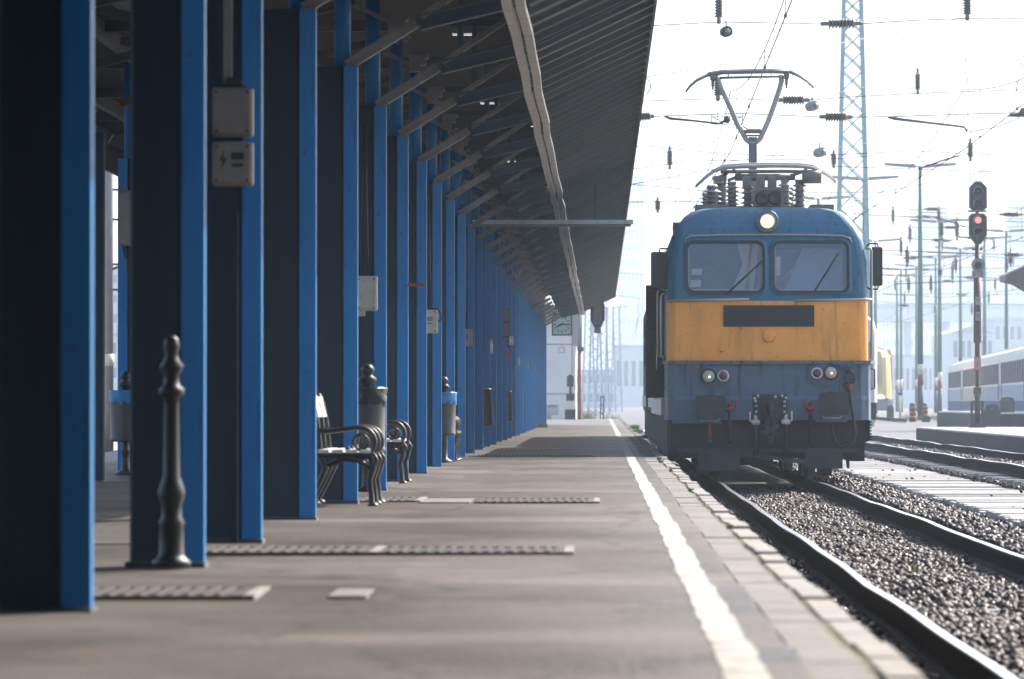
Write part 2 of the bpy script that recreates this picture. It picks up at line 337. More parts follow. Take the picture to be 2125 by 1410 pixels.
# ------------------------------------------------------------------ world, sun, camera
SUN = Vector((.85, .90, 1.0)).normalized()
el = math.asin(SUN.z); az = math.atan2(SUN.x, SUN.y)
w = bpy.data.worlds.new('World'); sc.world = w; w.use_nodes = True
nt = w.node_tree; bg = nt.nodes['Background']
sky = nt.nodes.new('ShaderNodeTexSky'); sky.sky_type = 'NISHITA'; sky.sun_disc = False
sky.sun_elevation = el; sky.sun_rotation = az; sky.air_density = 1.0; sky.dust_density = 3.0; sky.ozone_density = 1.0
nt.links.new(sky.outputs['Color'], bg.inputs['Color']); bg.inputs['Strength'].default_value = .15
sl = bpy.data.lights.new('sun', 'SUN'); sl.energy = 4.0; sl.angle = R(.5); sl.color = (1, .91, .80)
so = bpy.data.objects.new('sun', sl); COL.objects.link(so); so.rotation_euler = (-SUN).to_track_quat('-Z', 'Y').to_euler(); so.location = (40, 40, 60)
cd = bpy.data.cameras.new('camera'); cam = bpy.data.objects.new('camera', cd); COL.objects.link(cam); sc.camera = cam
cd.sensor_width = 36; cd.lens = FPX / 2125 * 36; cd.clip_start = .5; cd.clip_end = 4000
yaw = math.atan((VX - 1062.5) / FPX); pitch = math.atan((VY - 705) / FPX)
cam.location = (0, 0, CH); cam.rotation_euler = (R(90) + pitch, 0, yaw)
cd.dof.use_dof = True; cd.dof.focus_distance = 74; cd.dof.aperture_fstop = 5.4
sc.view_settings.view_transform = 'Standard'; sc.view_settings.look = 'None'; sc.view_settings.exposure = 1.3; sc.view_settings.gamma = 1
sc.cycles.use_denoising = True; sc.cycles.max_bounces = 8; sc.cycles.diffuse_bounces = 4; sc.cycles.volume_bounces = 1
sc.cycles.transparent_max_bounces = 12

# haze box
hz = MB(); hz.box(-900, 1100, -90, 2750, -3, 130)
ho = hz.build('haze', [], kind='stuff')
hm = bpy.data.materials.new('haze_air'); hm.use_nodes = True
hn = hm.node_tree; hn.nodes.remove(hn.nodes['Principled BSDF'])
vol = hn.nodes.new('ShaderNodeVolumePrincipled'); vol.inputs['Color'].default_value = (.72, .86, 1, 1); vol.inputs['Density'].default_value = .00048
vol.inputs['Anisotropy'].default_value = .15
hn.links.new(vol.outputs['Volume'], hn.nodes['Material Output'].inputs['Volume'])
ho.data.materials.clear(); ho.data.materials.append(hm)

# ------------------------------------------------------------------ ground
def gz(x, y):
    a = min(1, max(0, (x - 4.0) / 2.5)); b = min(1, max(0, (y - 150) / 110))
    base = -.66 + .20 * a
    if x < -8: base = -.66
    return base * (1 - b) + (-.10) * b
def sheet(name, m, xs, ys, zf, kind='structure', **kw):
    s = MB(); nx = len(xs)
    vs = [(x, y, zf(x, y)) for y in ys for x in xs]
    fs = [(j * nx + i, j * nx + i + 1, (j + 1) * nx + i + 1, (j + 1) * nx + i) for j in range(len(ys) - 1) for i in range(nx - 1)]
    s.add(vs, fs, 0, True); return s.build(name, m, kind=kind, **kw)
xs = [-850, -100, -30, -12, -8, 0, .9, 2, 4, 4.8, 5.6, 6.5, 9, 14, 30, 100, 1000]
ys = [-80, 0, 30, 60, 90, 120, 150, 170, 190, 210, 230, 260, 320, 500, 900, 2700]
sheet('ground', 'ground', xs, ys, gz)
# hills far away
hs = MB(); n = 60; vs = []; fs = []
rng = random.Random(3)
prof = [24 + 9 * math.sin(i * .19 + 1) + 5 * math.sin(i * .53) + rng.uniform(-1, 1) for i in range(n)]
for i in range(n):
    x = -800 + i * 1800 / (n - 1)
    vs += [(x, 2380, -1), (x, 2480, prof[i] * 1.3), (x, 2600, prof[i] * 1.8)]
for i in range(n - 1):
    for k in (0, 1): fs.append((i * 3 + k, (i + 1) * 3 + k, (i + 1) * 3 + k + 1, i * 3 + k + 1))
hs.add(vs, fs, 0, True); hs.build('hills', 'hill', kind='structure')

# ------------------------------------------------------------------ platform (undulating asphalt)
rng = random.Random(11)
ph = [rng.uniform(0, 6.28) for _ in range(6)]
def wav(y): return .008 * math.sin(y * 1.15 + ph[0]) + .005 * math.sin(y * 2.3 + ph[1]) + .006 * math.sin(y * .47 + ph[2])
def pz(x, y): return wav(y + .25 * x) - .006
ys = [-44 + 2 * i for i in range(23)] + [2 + .4 * i for i in range(int(226 / .4) + 1)]
xs = [-8.2, -7, -5.5, -4, -3, -2.4, -2, -1.5, -1, -.5, 0, .36, .54, .628]
o = sheet('platform', 'asphalt', xs, ys, pz)
s = MB(); ys2 = ys
def strip(x0, x1, dz, jit=0, y0=2, y1=228, step=.4, mi=0, seed=1):
    r = random.Random(seed); s = MB(); vs = []; k = int((y1 - y0) / step) + 1
    for i in range(k):
        y = y0 + i * step; j0 = r.uniform(-jit, jit); j1 = r.uniform(-jit, jit)
        vs += [(x0 + j0, y, pz(x0, y) + dz), (x1 + j1, y, pz(x1, y) + dz)]
    s.add(vs, [(2 * i, 2 * i + 1, 2 * i + 3, 2 * i + 2) for i in range(k - 1)], 0, True)
    return s
strip(.372, .50, .004, .009, seed=5).build('line_marking', 'paint_white', kind='structure')
# edge paving: slabs of two greys, mossy joint, coping stones
s = MB(); r = random.Random(21); y = 3.0
while y < 226:
    L = r.uniform(.75, 1.15); z = min(pz(.64, y), pz(.8, y + L)); zz = z + r.uniform(-.001, .003)
    s.box(.632, .815, y + .003, y + L - .003, -.12, zz, 0 if r.random() < .5 else 1, bev=.004)
    y += L
s.build('edge_paving', ['slab', 'slab_dark'], kind='structure')
s = MB(); y = 3.0
while y < 226:
    L = r.uniform(.9, 1.1); z = pz(.9, y + L / 2) + r.uniform(-.006, .008)
    dx = r.uniform(-.008, .008)
    s.box(.835 + dx, .962 + dx, y + .006, y + L - .006, -.16, z + .006, 0, bev=.008)
    y += L
s.build('edge_coping', 'coping', kind='structure')
strip(.62, .822, -.004).build('edge_bedding', 'slab_dark', kind='structure')
strip(.81, .845, -.004).build('edge_joint', 'joint', kind='structure')
s = MB(); s.box(.56, .93, 2.5, 227, -.62, -.035); s.box(-8.2, .96, -44.2, -44, -.62, -.02); s.box(.56, .962, -44, 2.9, -.62, -.01); s.box(-8.25, -8.2, 2, 228, -.62, -.01)
s.build('platform_wall', ['conc_wall'], kind='structure')

# ballast stones (stuff)
def stones(name, regions, seed, m='stone'):
    rg = np.random.default_rng(seed)
    base = np.array([(1, 0, 0), (-1, 0, 0), (0, 1, 0), (0, -1, 0), (0, 0, 1), (0, 0, -1), (.62, .62, .45), (-.62, .6, .4), (.55, -.65, .5), (-.6, -.55, .55)], float)
    # hull faces from a small icosahedron-like mesh
    t = (1 + 5 ** .5) / 2
    ico = np.array([(-1, t, 0), (1, t, 0), (-1, -t, 0), (1, -t, 0), (0, -1, t), (0, 1, t), (0, -1, -t), (0, 1, -t), (t, 0, -1), (t, 0, 1), (-t, 0, -1), (-t, 0, 1)]) / (1 + t * t) ** .5
    F = np.array([(0, 11, 5), (0, 5, 1), (0, 1, 7), (0, 7, 10), (0, 10, 11), (1, 5, 9), (5, 11, 4), (11, 10, 2), (10, 7, 6), (7, 1, 8), (3, 9, 4), (3, 4, 2), (3, 2, 6), (3, 6, 8), (3, 8, 9), (4, 9, 5), (2, 4, 11), (6, 2, 10), (8, 6, 7), (9, 8, 1)])
    V = []; FF = []; off = 0
    for (x0, x1, y0, y1, zf, dens, smin, smax) in regions:
        nn = int((x1 - x0) * (y1 - y0) * dens)
        X = rg.uniform(x0, x1, nn); Y = rg.uniform(y0, y1, nn); S = rg.uniform(smin, smax, nn)
        for i in range(nn):
            A = rg.normal(size=(3, 3)); Q, _ = np.linalg.qr(A)
            pts = ico * (1 + rg.uniform(-.28, .28, (12, 1)))
            pts = pts * (S[i] * np.array([1, rg.uniform(.6, .95), rg.uniform(.45, .8)]))
            pts = pts @ Q.T + np.array([X[i], Y[i], zf(X[i], Y[i]) + S[i] * rg.uniform(.0, .7)])
            V.append(pts); FF.append(F + off); off += 12
    V = np.concatenate(V); FF = np.concatenate(FF)
    me = bpy.data.meshes.new(name); me.vertices.add(len(V)); me.vertices.foreach_set('co', V.ravel())
    nf = len(FF); me.loops.add(nf * 3); me.loops.foreach_set('vertex_index', FF.ravel().astype(np.int32))
    me.polygons.add(nf); me.polygons.foreach_set('loop_start', np.arange(0, nf * 3, 3, dtype=np.int32)); me.polygons.foreach_set('loop_total', np.full(nf, 3, dtype=np.int32))
    me.materials.append(M[m]); me.update(calc_edges=True); me.validate()
    o = bpy.data.objects.new(name, me); COL.objects.link(o); o['kind'] = 'stuff'; return o
b1 = lambda x, y: -.60 + .035 * math.sin(x * 3 + y * .7) * 0.5
b2 = lambda x, y: -.57 + (.10 if 4.05 > x > 3.5 else 0)
b3 = lambda x, y: gz(x, y) + .05
stones('ballast', [(1.86, 3.19, 17, 74, b1, 250, .026, .05), (.98, 1.70, 17, 72, b1, 110, .026, .05), (3.36, 4.62, 26, 100, b2, 150, .03, .06),
                   (6.02, 6.44, 44, 130, b3, 160, .03, .055), (6.6, 8.0, 70, 130, lambda x, y: gz(x, y) + .1, 45, .03, .055), (1.9, 3.2, 74, 78, b1, 100, .03, .05)], 5)

# ------------------------------------------------------------------ railway tracks
def rail_z(y, a, per, ph0, top):
    return top - a + a * abs(math.sin(math.pi * (y - ph0) / per)) ** .8 + .3 * a * math.sin(y * .9 + ph0)
HEAD = [(-.036, -.036), (-.036, -.008), (-.028, 0), (.028, 0), (.036, -.008), (.036, -.036), (.009, -.048), (.009, -.145), (.07, -.16), (.07, -.172), (-.07, -.172), (-.07, -.16), (-.009, -.145), (-.009, -.048)]
def make_rail(xf, y0, y1, step, a, per, ph0, top, parent):
    s = MB(); k = int((y1 - y0) / step) + 1; n = len(HEAD); vs = []; 
    for i in range(k):
        y = y0 + i * step; z = rail_z(y, a, per, ph0, top(y)); x = xf(y)
        vs += [(x + px_, y, z + pz_) for px_, pz_ in HEAD]
    for i in range(k - 1):
        for j in range(n):
            f = (i * n + j, i * n + (j + 1) % n, (i + 1) * n + (j + 1) % n, (i + 1) * n + j)
            s.f.append(list(f)); s.m.append(1 if j in (2,) else 0); s.s.append(False)
    s.v = vs
    s.f.append(list(range(n))[::-1]); s.m.append(0); s.s.append(False)
    return s.build('rail', ['rail_side', 'rail_top'], parent)
def sleeper_mb(x, y, z, L=2.5):
    s = MB(); s.box(x - L / 2, x + L / 2, y - .13, y + .13, z - .2, z, bev=.015); return s
t1 = thing('railway_track', 'railway track beside the platform edge carrying the blue and yellow locomotive', 'track', (2.52, 15, -.66))
make_rail(lambda y: 1.77, 14, 420, .4, .016, 16, 64, lambda y: -.375, t1)
make_rail(lambda y: 3.27, 14, 420, .4, .016, 16, 58, lambda y: -.375, t1)
sl0 = sleeper_mb(2.52, 17.3, -.585).build('sleeper', 'sleeper', t1)
for i in range(1, 86):
    c = dup(sl0, parent=t1); c.location = (0, .66 * i, random.uniform(-.02, .012))
t2 = thing('railway_track', 'second railway track curving past the low concrete island on the right', 'track', (7.27, 40, -.46))
def tx(x0): return lambda y: x0 - 0.0 * y
make_rail(tx(6.5), 38, 420, .4, .02, 17, 52, lambda y: -.165 if y < 150 else -.165 + min(1, (y - 150) / 110) * .2, t2)
make_rail(tx(8.05), 38, 420, .4, .02, 17, 46, lambda y: -.165 if y < 150 else -.165 + min(1, (y - 150) / 110) * .2, t2)
sl2 = sleeper_mb(7.27, 60, -.34).build('sleeper', 'sleeper', t2)
for i in range(1, 60):
    c = dup(sl2, parent=t2); c.location = (0, 1.3 * i, random.uniform(-.02, .01))
t3 = thing('railway_track', 'railway track on the far left beyond the blue columns', 'track', (-10.5, 60, -.66))
for x in (-11.25, -9.75): make_rail(lambda y, x=x: x, 60, 400, 1.0, .01, 18, 5, lambda y: -.42, t3)
t4 = thing('railway_track', 'distant railway track under the pale yellow train', 'track', (13.8, 160, -.4))
for x in (13.05, 14.55): make_rail(lambda y, x=x: x, 230, 430, 1.0, .01, 18, 5, lambda y: .02, t4)
# plank walkway between the tracks
s = MB(); r = random.Random(4); y = 47.0
while y < 118:
    L = r.choice((.22, .24, .26, .3)); z = -.46 + r.uniform(-.018, .018)
    s.box(4.52 + r.uniform(-.06, .06), 6.02 + r.uniform(-.06, .06), y, y + L - r.uniform(.012, .03), z - .07, z, bev=.006)
    y += L
s.build('walkway', 'plank', kind='structure')
stones('stray_stones', [(4.55, 6.0, 48, 100, lambda x, y: -.455, .45, .02, .04)], 9)
# concrete island with the signal, and a higher platform behind
s = MB(); s.box(9.95, 13.2, 60, 152, -.6, .02, bev=.02); s.build('island_platform', ['concrete'], kind='structure')
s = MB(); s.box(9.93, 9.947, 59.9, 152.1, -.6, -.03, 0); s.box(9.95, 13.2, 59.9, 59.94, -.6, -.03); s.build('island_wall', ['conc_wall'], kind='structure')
s = MB(); s.box(13.7, 21, 170, 196, -.5, .44, bev=.02); s.build('far_platform', ['concrete'], kind='structure')
s = MB(); s.box(13.68, 21, 169.95, 169.99, -.5, .38); s.box(13.65, 13.69, 169.95, 196, -.5, .38); s.build('far_platform_wall', ['conc_wall'], kind='structure')
s = MB(); s.box(-16, -12.4, 90, 200, -.6, -.05, bev=.02); s.build('left_platform', ['concrete'], kind='structure')

# drainage gratings in the platform
def grating(x0, x1, y0, y1, label, slats='x'):
    g = thing('drain_grating', label, 'grating', ((x0 + x1) / 2, y0, 0), 'metal gratings set across the platform')
    f = MB(); z = max(pz(xx, yy) for xx in (x0, x1) for yy in (y0, (y0 + y1) / 2, y1)) - .006
    f.box(x0, x1, y0, y0 + .05, z - .05, z + .012); f.box(x0, x1, y1 - .05, y1, z - .05, z + .012)
    f.box(x0, x0 + .05, y0 + .05, y1 - .05, z - .05, z + .014); f.box(x1 - .05, x1, y0 + .05, y1 - .05, z - .05, z + .014)
    f.build('frame', 'grate', g)
    f = MB(); f.box(x1 + .001, x1 + .05, y0, y1, z - .05, z + .016); f.build('end_plate', 'coping', g)
    b = MB(); x = x0 + .08
    while x < x1 - .06:
        b.box(x, x + .026, y0 + .05, y1 - .05, z - .045, z + .018); x += .066
    b.build('bars', 'grate', g)
    d = MB(); d.box(x0 + .05, x1 - .05, y0 + .05, y1 - .05, z - .006, z + .0075); d.build('pit_shade', 'seal', g)  # dark sheet painted as the shade of a pit below the bars
grating(-2.55, -1.49, 20.0, 21.0, 'metal drain grating nearest the camera, between the first two blue columns')
grating(-2.2, -1.25, 25.9, 27.0, 'longer dark metal grating crossing the platform behind the black bollard, left half')
grating(-1.24, -.2, 25.9, 27.0, 'dark metal grating crossing the platform behind the black bollard, right half with bright end')
grating(-1.04, -.06, 39.6, 41.2, 'short striped grating with bright bars level with the front bench')
grating(-2.1, -1.55, 40.0, 41.6, 'dark grating under the front bench, beside the patched asphalt')
grating(-2.0, -.1, 72.6, 74.2, 'thin distant grating across the platform where the shadow begins')
s = MB(); s.box(-1.5, -1.08, 39.7, 41.3, -.03, pz(-1.3, 40) + .007); s.build('patch', 'slab', kind='structure')
s = MB(); s.box(-1.14, -.98, 20.1, 20.9, -.03, pz(-1, 20.5) + .007); s.build('patch', 'slab', kind='structure')

# ------------------------------------------------------------------ blue columns
ROW = [18.8, 24.2, 28.3, 33.7, 39.5, 44.8, 49.9, 55.2, 60.4, 65.7, 71.0, 76.3]
while len(ROW) < 31: ROW.append(ROW[-1] + 5.3)
def make_column(label, x, y, sgn, group):
    c = thing('steel_column', label, 'column', (x, y, 0), group)
    q = lambda pts: [(x + sgn * a, y + b) for a, b in (pts if sgn > 0 else pts[::-1])]
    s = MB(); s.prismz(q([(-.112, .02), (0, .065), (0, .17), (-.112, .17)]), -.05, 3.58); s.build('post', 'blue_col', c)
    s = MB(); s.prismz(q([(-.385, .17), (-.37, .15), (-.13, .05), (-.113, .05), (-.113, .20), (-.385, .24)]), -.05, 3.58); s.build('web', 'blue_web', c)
    s = MB(); s.lathe([(.07, 3.58), (.07, 4.72)], (x - sgn * .13, y + .17, 0), n=14); s.build('shaft', 'blue_col', c)
    s = MB(); s.box(x - .395 if sgn > 0 else x - .008, x + .008 if sgn > 0 else x + .395, y + .0, y + .26, -.03, .012); s.build('base_plate', 'steel_dark', c)
    return c
g1 = 'blue columns in the row nearer the locomotive'
col0 = make_column('first blue column of the near row, cut off by the left photo edge', -2.0, ROW[0], 1, g1)
for i in range(1, len(ROW)):
    dup(col0, (-2.0, ROW[i], 0), f'{ORD[i]} blue column of the row nearer the locomotive, counted from the camera')
g2 = 'blue columns in the row beyond'
colm = make_column('second-row blue column seen through the gap, right of the sky slit with the cable box', -5.48, 54.5, -1, g2)
for k, d in enumerate((49.2, 60, 65.3, 70.6, 43.9)):
    dup(colm, (-5.48, d, 0), ('second-row blue column left of the bright sky slit', 'second-row blue column one bay behind the blue-bag bin', 'second-row blue column two bays behind the blue-bag bin', 'second-row blue column three bays behind the blue-bag bin', 'second-row blue column hidden mostly behind the nearest column')[k])

# ------------------------------------------------------------------ platform canopy
HE = lambda h: h + CH
can = thing('platform_canopy', 'long dark steel canopy roof with sloping corrugated eave above the platform', 'canopy', (-2.2, 14, 3.6))
Y0, Y1 = -45.0, 179.0
s = MB()     # eave deck: corrugated sheet rising outward
step = .14; k = int((Y1 - Y0) / step); vs = []; rr = random.Random(2)
for q in range(int((Y1 - Y0) / 1.06)): s.beam((-.72, Y0 + .5 + q * 1.06, HE(3.30)), (.51, Y0 + .5 + q * 1.06, HE(3.88)), .05, .06)
for i in range(k + 1):
    y = Y0 + i * step; c = .045 if (i % 4) in (0, 1) else 0.0
    for t in (0, 1):
        x = -.74 + t * (1.29 + (0.012 * rr.random() if t else 0)); vs.append((x, y, HE(3.34 + .61 * t) + c))
s.add(vs, [(2 * i, 2 * i + 1, 2 * i + 3, 2 * i + 2) for i in range(k)], 0); s.build('eave_deck', 'deck', can)
s = MB(); s.box(.515, .545, Y0, Y1, HE(3.86), HE(3.93)); 
s.build('eave_edge', 'steel_dark', can)
s = MB()     # inner roof with real openings for the skylights: strips in x
zr = HE(4.0)
def slab(x0, x1, y0, y1): s.box(x0, x1, y0, y1, zr, zr + .008)
SKX = (-1.62, -1.36, -1.02, -.86)
slab(-7.6, SKX[0], Y0, Y1); slab(SKX[1], SKX[2], Y0, Y1); slab(SKX[3], -.72, Y0, Y1)
ylast = [Y0, Y0]; sky_pos = []
for d in ROW + [ROW[0] - 5.2]:
    pass
bays = [ROW[0] - 5.3 * k for k in range(11, 0, -1)] + ROW
rs = random.Random(6)
for q, (xa, xb) in enumerate(((SKX[0], SKX[1]), (SKX[2], SKX[3]))):
    y = Y0
    for d in bays:
        for o_ in (.8, 2.4, 3.8):
            ya = d + o_ + rs.uniform(-.3, .3) + q * .3; yb = ya + rs.uniform(.4, .7)
            if ya > y and (d > 10) and rs.random() < .3: slab(xa, xb, y, ya); sky_pos.append((xa, xb, ya, yb)); y = yb
    slab(xa, xb, y, Y1)
s.box(-.74, -.70, Y0, Y1, HE(3.36), zr + .05)
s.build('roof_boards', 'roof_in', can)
sky_pos.sort(key=lambda q: q[2])
for (xa, xb, ya, yb) in sky_pos[:90]:
    s = MB(); s.add([(xa - .02, ya - .02, zr + .012), (xb + .02, ya - .02, zr + .012), (xb + .02, yb + .02, zr + .012), (xa - .02, yb + .02, zr + .012)], [(0, 1, 2, 3)]); s.build('skylight', 'skylight', can)
s = MB(); vs = []
s.box(-7.62, -7.56, Y0, Y1, HE(3.55), HE(3.98)); s.build('fascia', 'steel_dark', can)
for x, h in ((-3.4, 3.86), (-4.6, 3.86), (-5.2, 3.86), (-6.4, 3.86)):
    s = MB(); s.box(x - .04, x + .04, Y0, Y1, HE(h - .09), HE(h + .09)); s.build('purlin', 'steel_dark', can)
# brackets: strut, tie, knee tie, hanger for each column
def bracket(y):
    s = MB(); yy = y + .12
    A = Vector((-2.06, yy, HE(2.72))); K = Vector((-1.50, yy, HE(3.07))); T = Vector((-.72, yy, HE(3.25))); U = Vector((-.86, yy, HE(3.47)))
    def ibeam(a, b, wd, dp, mi=0):
        d = (b - a).normalized(); n_ = Vector((-d.z, 0, d.x))
        if n_.z < 0: n_ = -n_
        s.beam(a, b, wd, .016, mi, up=n_); s.beam(a + n_ * dp, b + n_ * dp, wd, .016, mi, up=n_)
        s.beam(a + n_ * (dp / 2), b + n_ * (dp / 2), .016, dp - .02, mi, up=n_)
    s.beam(A + Vector((-.03, 0, .05)), K + Vector((-.02, 0, .055)), .085, .075, up=(0, 1, 0)); ibeam(K + Vector((.02, 0, .0)), T, .10, .11, 1)
    s.beam(K + Vector((.02, 0, .1)), U + Vector((.25, 0, .28)), .10, .05, 0)
    s.beam((-2.03, yy + .1, HE(3.28)), (-1.62, yy + .1, HE(3.08)), .035, .035)
    s.box(-1.34, -1.28, yy - .03, yy + .03, HE(3.24), HE(3.95), 1)
    s.beam((-2.1, yy, HE(3.93)), (-.75, yy, HE(3.93)), .06, .08, 1)
    s.beam((-.72, yy, HE(3.30)), (.5, yy, HE(3.88)), .05, .05, 1)
    s.beam((-2.2, yy + .05, HE(3.1)), (-5.0, yy + .05, HE(3.75)), .06, .08, 2)
    s.beam((-5.0, yy + .05, HE(3.1)), (-2.3, yy + .05, HE(3.75)), .06, .08, 2)
    s.beam((-5.1, yy, HE(2.72)), (-6.9, yy, HE(3.75)), .1, .1, 2)
    s.beam((-2.2, yy, HE(3.9)), (-7.4, yy, HE(3.9)), .08, .12, 2)
    return s
br0 = bracket(ROW[0]).build('bracket', ['strut', 'tie', 'steel_dark'], can)
for i, d in enumerate([ROW[0] - 5.2] + ROW[1:]):
    c = dup(br0, parent=can); c.location = (0, d - ROW[0], random.uniform(-.012, .012))
# ornate capitals in the roof corner above each shaft
s = MB(); x, y = -1.86, ROW[0] + .9
s.box(x - .16, x + .04, y - .1, y + .1, HE(3.62), HE(3.66)); s.box(x - .16, x + .01, y - .08, y + .08, HE(3.55), HE(3.62)); s.box(x - .16, x - .04, y - .06, y + .06, HE(3.48), HE(3.55))
for cx, cz, rad in ((x - .05, HE(3.43), .035), (x + .02, HE(3.45), .03)):
    s.tube([(cx + rad * math.cos(a), y, cz + rad * math.sin(a)) for a in [R(40 * i) for i in range(8)]], .009, 6)
cp = s.build('capital', 'strut', can)
for d in ROW[1:22]:
    c = dup(cp, parent=can); c.location = (0, d - ROW[0], 0)
# cable tray: two jointed galvanised rails under the tie ends
tr = thing('cable_tray', 'twin galvanised cable tray running under the canopy valley', 'cable tray', (-.7, 14, HE(3.2)))
for k, xo in enumerate((-.745, -.635)):
    s = MB(); rr = random.Random(30); pts = []
    y = 10.0
    while y < 179:
        pts.append((y, rr.uniform(-.014, .014), rr.uniform(-.012, .012))); y += 2.65
    for i in range(len(pts) - 1):
        a, b = pts[i], pts[i + 1]
        s.beam((xo + a[1], a[0] + .012, HE(3.2) + a[2]), (xo + b[1], b[0] - .012, HE(3.2) + b[2]), .078, .05)
    s.build('tray_rail', 'tray', tr)
s = MB()
for d in ROW: s.box(-.80, -.58, d + .1, d + .16, HE(3.235), HE(3.26))
s.build('tray_hanger', 'steel_dark', tr)
# linear lamp across the platform
s = MB()
lb = thing('linear_lamp', 'long pale strip lamp slung across the platform under the canopy', 'strip lamp', (-.8, 80.5, HE(2.95)))
s.box(-2.14, .54, 80.42, 80.58, HE(2.965), HE(3.035)); s.build('housing', 'sign_white', lb)
s = MB(); s.box(-2.10, .50, 80.44, 80.56, HE(2.925), HE(2.964)); s.build('diffuser', 'box_grey', lb)
s = MB()
for x in (-1.4, -.1): s.box(x - .01, x + .01, 80.49, 80.51, HE(3.036), HE(3.6))
s.build('hanger', 'steel_dark', lb)
# loops of cable at the eave
for k, (y, L) in enumerate(((36.5, .16), (58, .2))):
    s = MB(); s.tube([(.55 + .05 * math.sin(math.pi * i / 10), y, HE(3.9) - L * math.sin(math.pi * i / 10) * 0 - L * i / 10 * (1 if i < 11 else 0)) for i in range(11)] , .006, 6)
    s.build('loose_cable', 'cable', label=('loose cable loop hanging from the nearer canopy eave', 'loose cable loop hanging from the farther canopy eave')[k], cat='cable')

# unseen hall added behind the viewpoint, shaped to darken the near columns
t = thing('shade_hall', 'unseen hall added behind the viewpoint to shade the near columns', 'building', (8, -50, 0))
s = MB(); s.box(-22, 16, -62, 17, 5.3, 5.6); s.build('roof', 'roof_in', t)
s = MB(); s.box(-22, 16, -62, -61, -.6, 5.3); s.box(16, 16.4, -62, 17, -.6, 5.3); s.box(-22.5, -22, -62, 17, -.6, 5.3); s.build('wall', 'wall_grey', t)

# ------------------------------------------------------------------ boxes on the columns
def ebox(name, label, x0, x1, z0, z1, y, m, dark_rim=True, stack=1, cable=None, ink=False, depth=.12, loops=False):
    b = thing(name, label, 'junction box', ((x0 + x1) / 2, y, z0))
    hh = (z1 - z0) / stack
    for k in range(stack):
        a, c = z0 + k * hh, z0 + (k + 1) * hh - (.03 if stack > 1 and k < stack - 1 else 0)
        s = MB(); s.box(x0, x1, y + .02, y + depth, a, c, bev=.012); s.build('case', m if not dark_rim else 'seal' if m == 'box_dark' else m, b)
        s = MB(); s.box(x0 + .012, x1 - .012, y - .012, y + .02, a + .015, c - .015, bev=.008)
        cov = s.build('cover', m, b)
        s = MB()
        for sx in (x0 + .03, x1 - .03):
            for sz in (a + .03, c - .03): s = MB(); s.lathe([(.008, 0), (.008, .006)], (sx, y - .018, sz), 'y', 8); s.build('screw', 'seal', cov)
        if ink and k == 0:
            s = MB(); cx, cz = (x0 + x1) / 2, (a + c) / 2 + .02
            w_ = (x1 - x0)
            if ink == 'bolt':
                bx = cx - w_ * .22
                s.add([(bx + .012, y - .0135, cz + .06), (bx - .022, y - .0135, cz - .005), (bx - .002, y - .0135, cz - .002), (bx - .012, y - .0135, cz - .065), (bx + .024, y - .0135, cz + .012), (bx + .004, y - .0135, cz + .01)], [(0, 1, 2, 5), (2, 3, 4, 5)])
                s.box(cx + w_ * -.02, cx + w_ * .3, y - .0135, y - .0125, cz + .0, cz + .045); s.box(cx + w_ * .0, cx + w_ * .28, y - .0135, y - .0125, cz - .04, cz - .02)
            else:
                for q in range(4): s.box(cx - w_ * .2, cx + w_ * .2, y - .0135, y - .0125, cz + .03 - q * .014, cz + .037 - q * .014)
                s.box(cx - w_ * .2, cx + w_ * .2, y - .0135, y - .0125, cz - .05, cz - .04)
            s.build('sticker', 'label_ink', cov)
    if cable:
        for pts in cable:
            s = MB(); s.tube(pts, .012, 8); s.build('conduit', 'cable', b)
    return b
d = 28.2; p = P(438, 385, d); q = P(523, 180, d)
bA = ebox('junction_box', 'large grey double junction box with lightning mark on the third column', p.x, q.x, p.z, q.z, d - .02, 'box_grey', stack=2, ink='bolt')
s = MB(); s.beam((P(470, 0, d).x, d + .05, q.z + .03), (P(470, 0, d).x, d + .05, 4.0), .05, .04); s.build('conduit', 'box_grey', bA)
s = MB(); s.prism([(p.x + .06, q.z), (q.x - .05, q.z), (q.x - .09, q.z + .06), (p.x + .09, q.z + .06)], d, d + .09); s.build('gland', 'seal', bA)
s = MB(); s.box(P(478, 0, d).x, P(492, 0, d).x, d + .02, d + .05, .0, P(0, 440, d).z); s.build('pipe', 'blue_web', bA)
d = 44.6; p = P(737, 645, d); q = P(782, 573, d)
bC = ebox('junction_box', 'cream junction box with two black cables above it, over the black bin', p.x, q.x, p.z, q.z, d, 'box_cream',
     cable=[[(P(745, 0, d).x, d + .06, q.z), (P(746, 0, d).x, d + .08, q.z + .5), (P(754, 0, d).x, d + .1, 3.4)], [(P(762, 0, d).x, d + .06, q.z), (P(760, 0, d).x, d + .08, q.z + .4), (P(756, 0, d).x, d + .1, 3.4)]])
s = MB(); s.box(P(740, 0, d).x, P(757, 0, d).x, d + .03, d + .08, p.z - .05, p.z); s.build('gland', 'box_cream', bC)
d = 60.2; p = P(872, 692, d); q = P(908, 643, d)
ebox('junction_box', 'grey junction box with a printed notice and a looped cable at its side', p.x, q.x, p.z, q.z, d, 'box_cream', ink='text',
     cable=[[(q.x - .08, d + .05, q.z), (q.x - .10, d + .07, q.z + .5), (q.x - .12, d + .1, 3.4)], [(q.x - .06, d + .05, q.z), (q.x + .0, d + .05, q.z + .02), (q.x + .045, d + .05, q.z - .06), (q.x + .045, d + .05, q.z - .12), (q.x, d + .05, q.z - .15)]])
d = 76.0; p = P(950, 720, d); q = P(980, 683, d)
ebox('junction_box', 'small grey junction box half hidden behind a blue column in mid row', p.x, q.x, p.z, q.z, d, 'box_grey', ink='text', cable=[[(q.x - .1, d + .05, q.z), (q.x - .11, d + .08, 3.4)]])
d = 101.6; p = P(1038, 700, d); q = P(1058, 640, d)
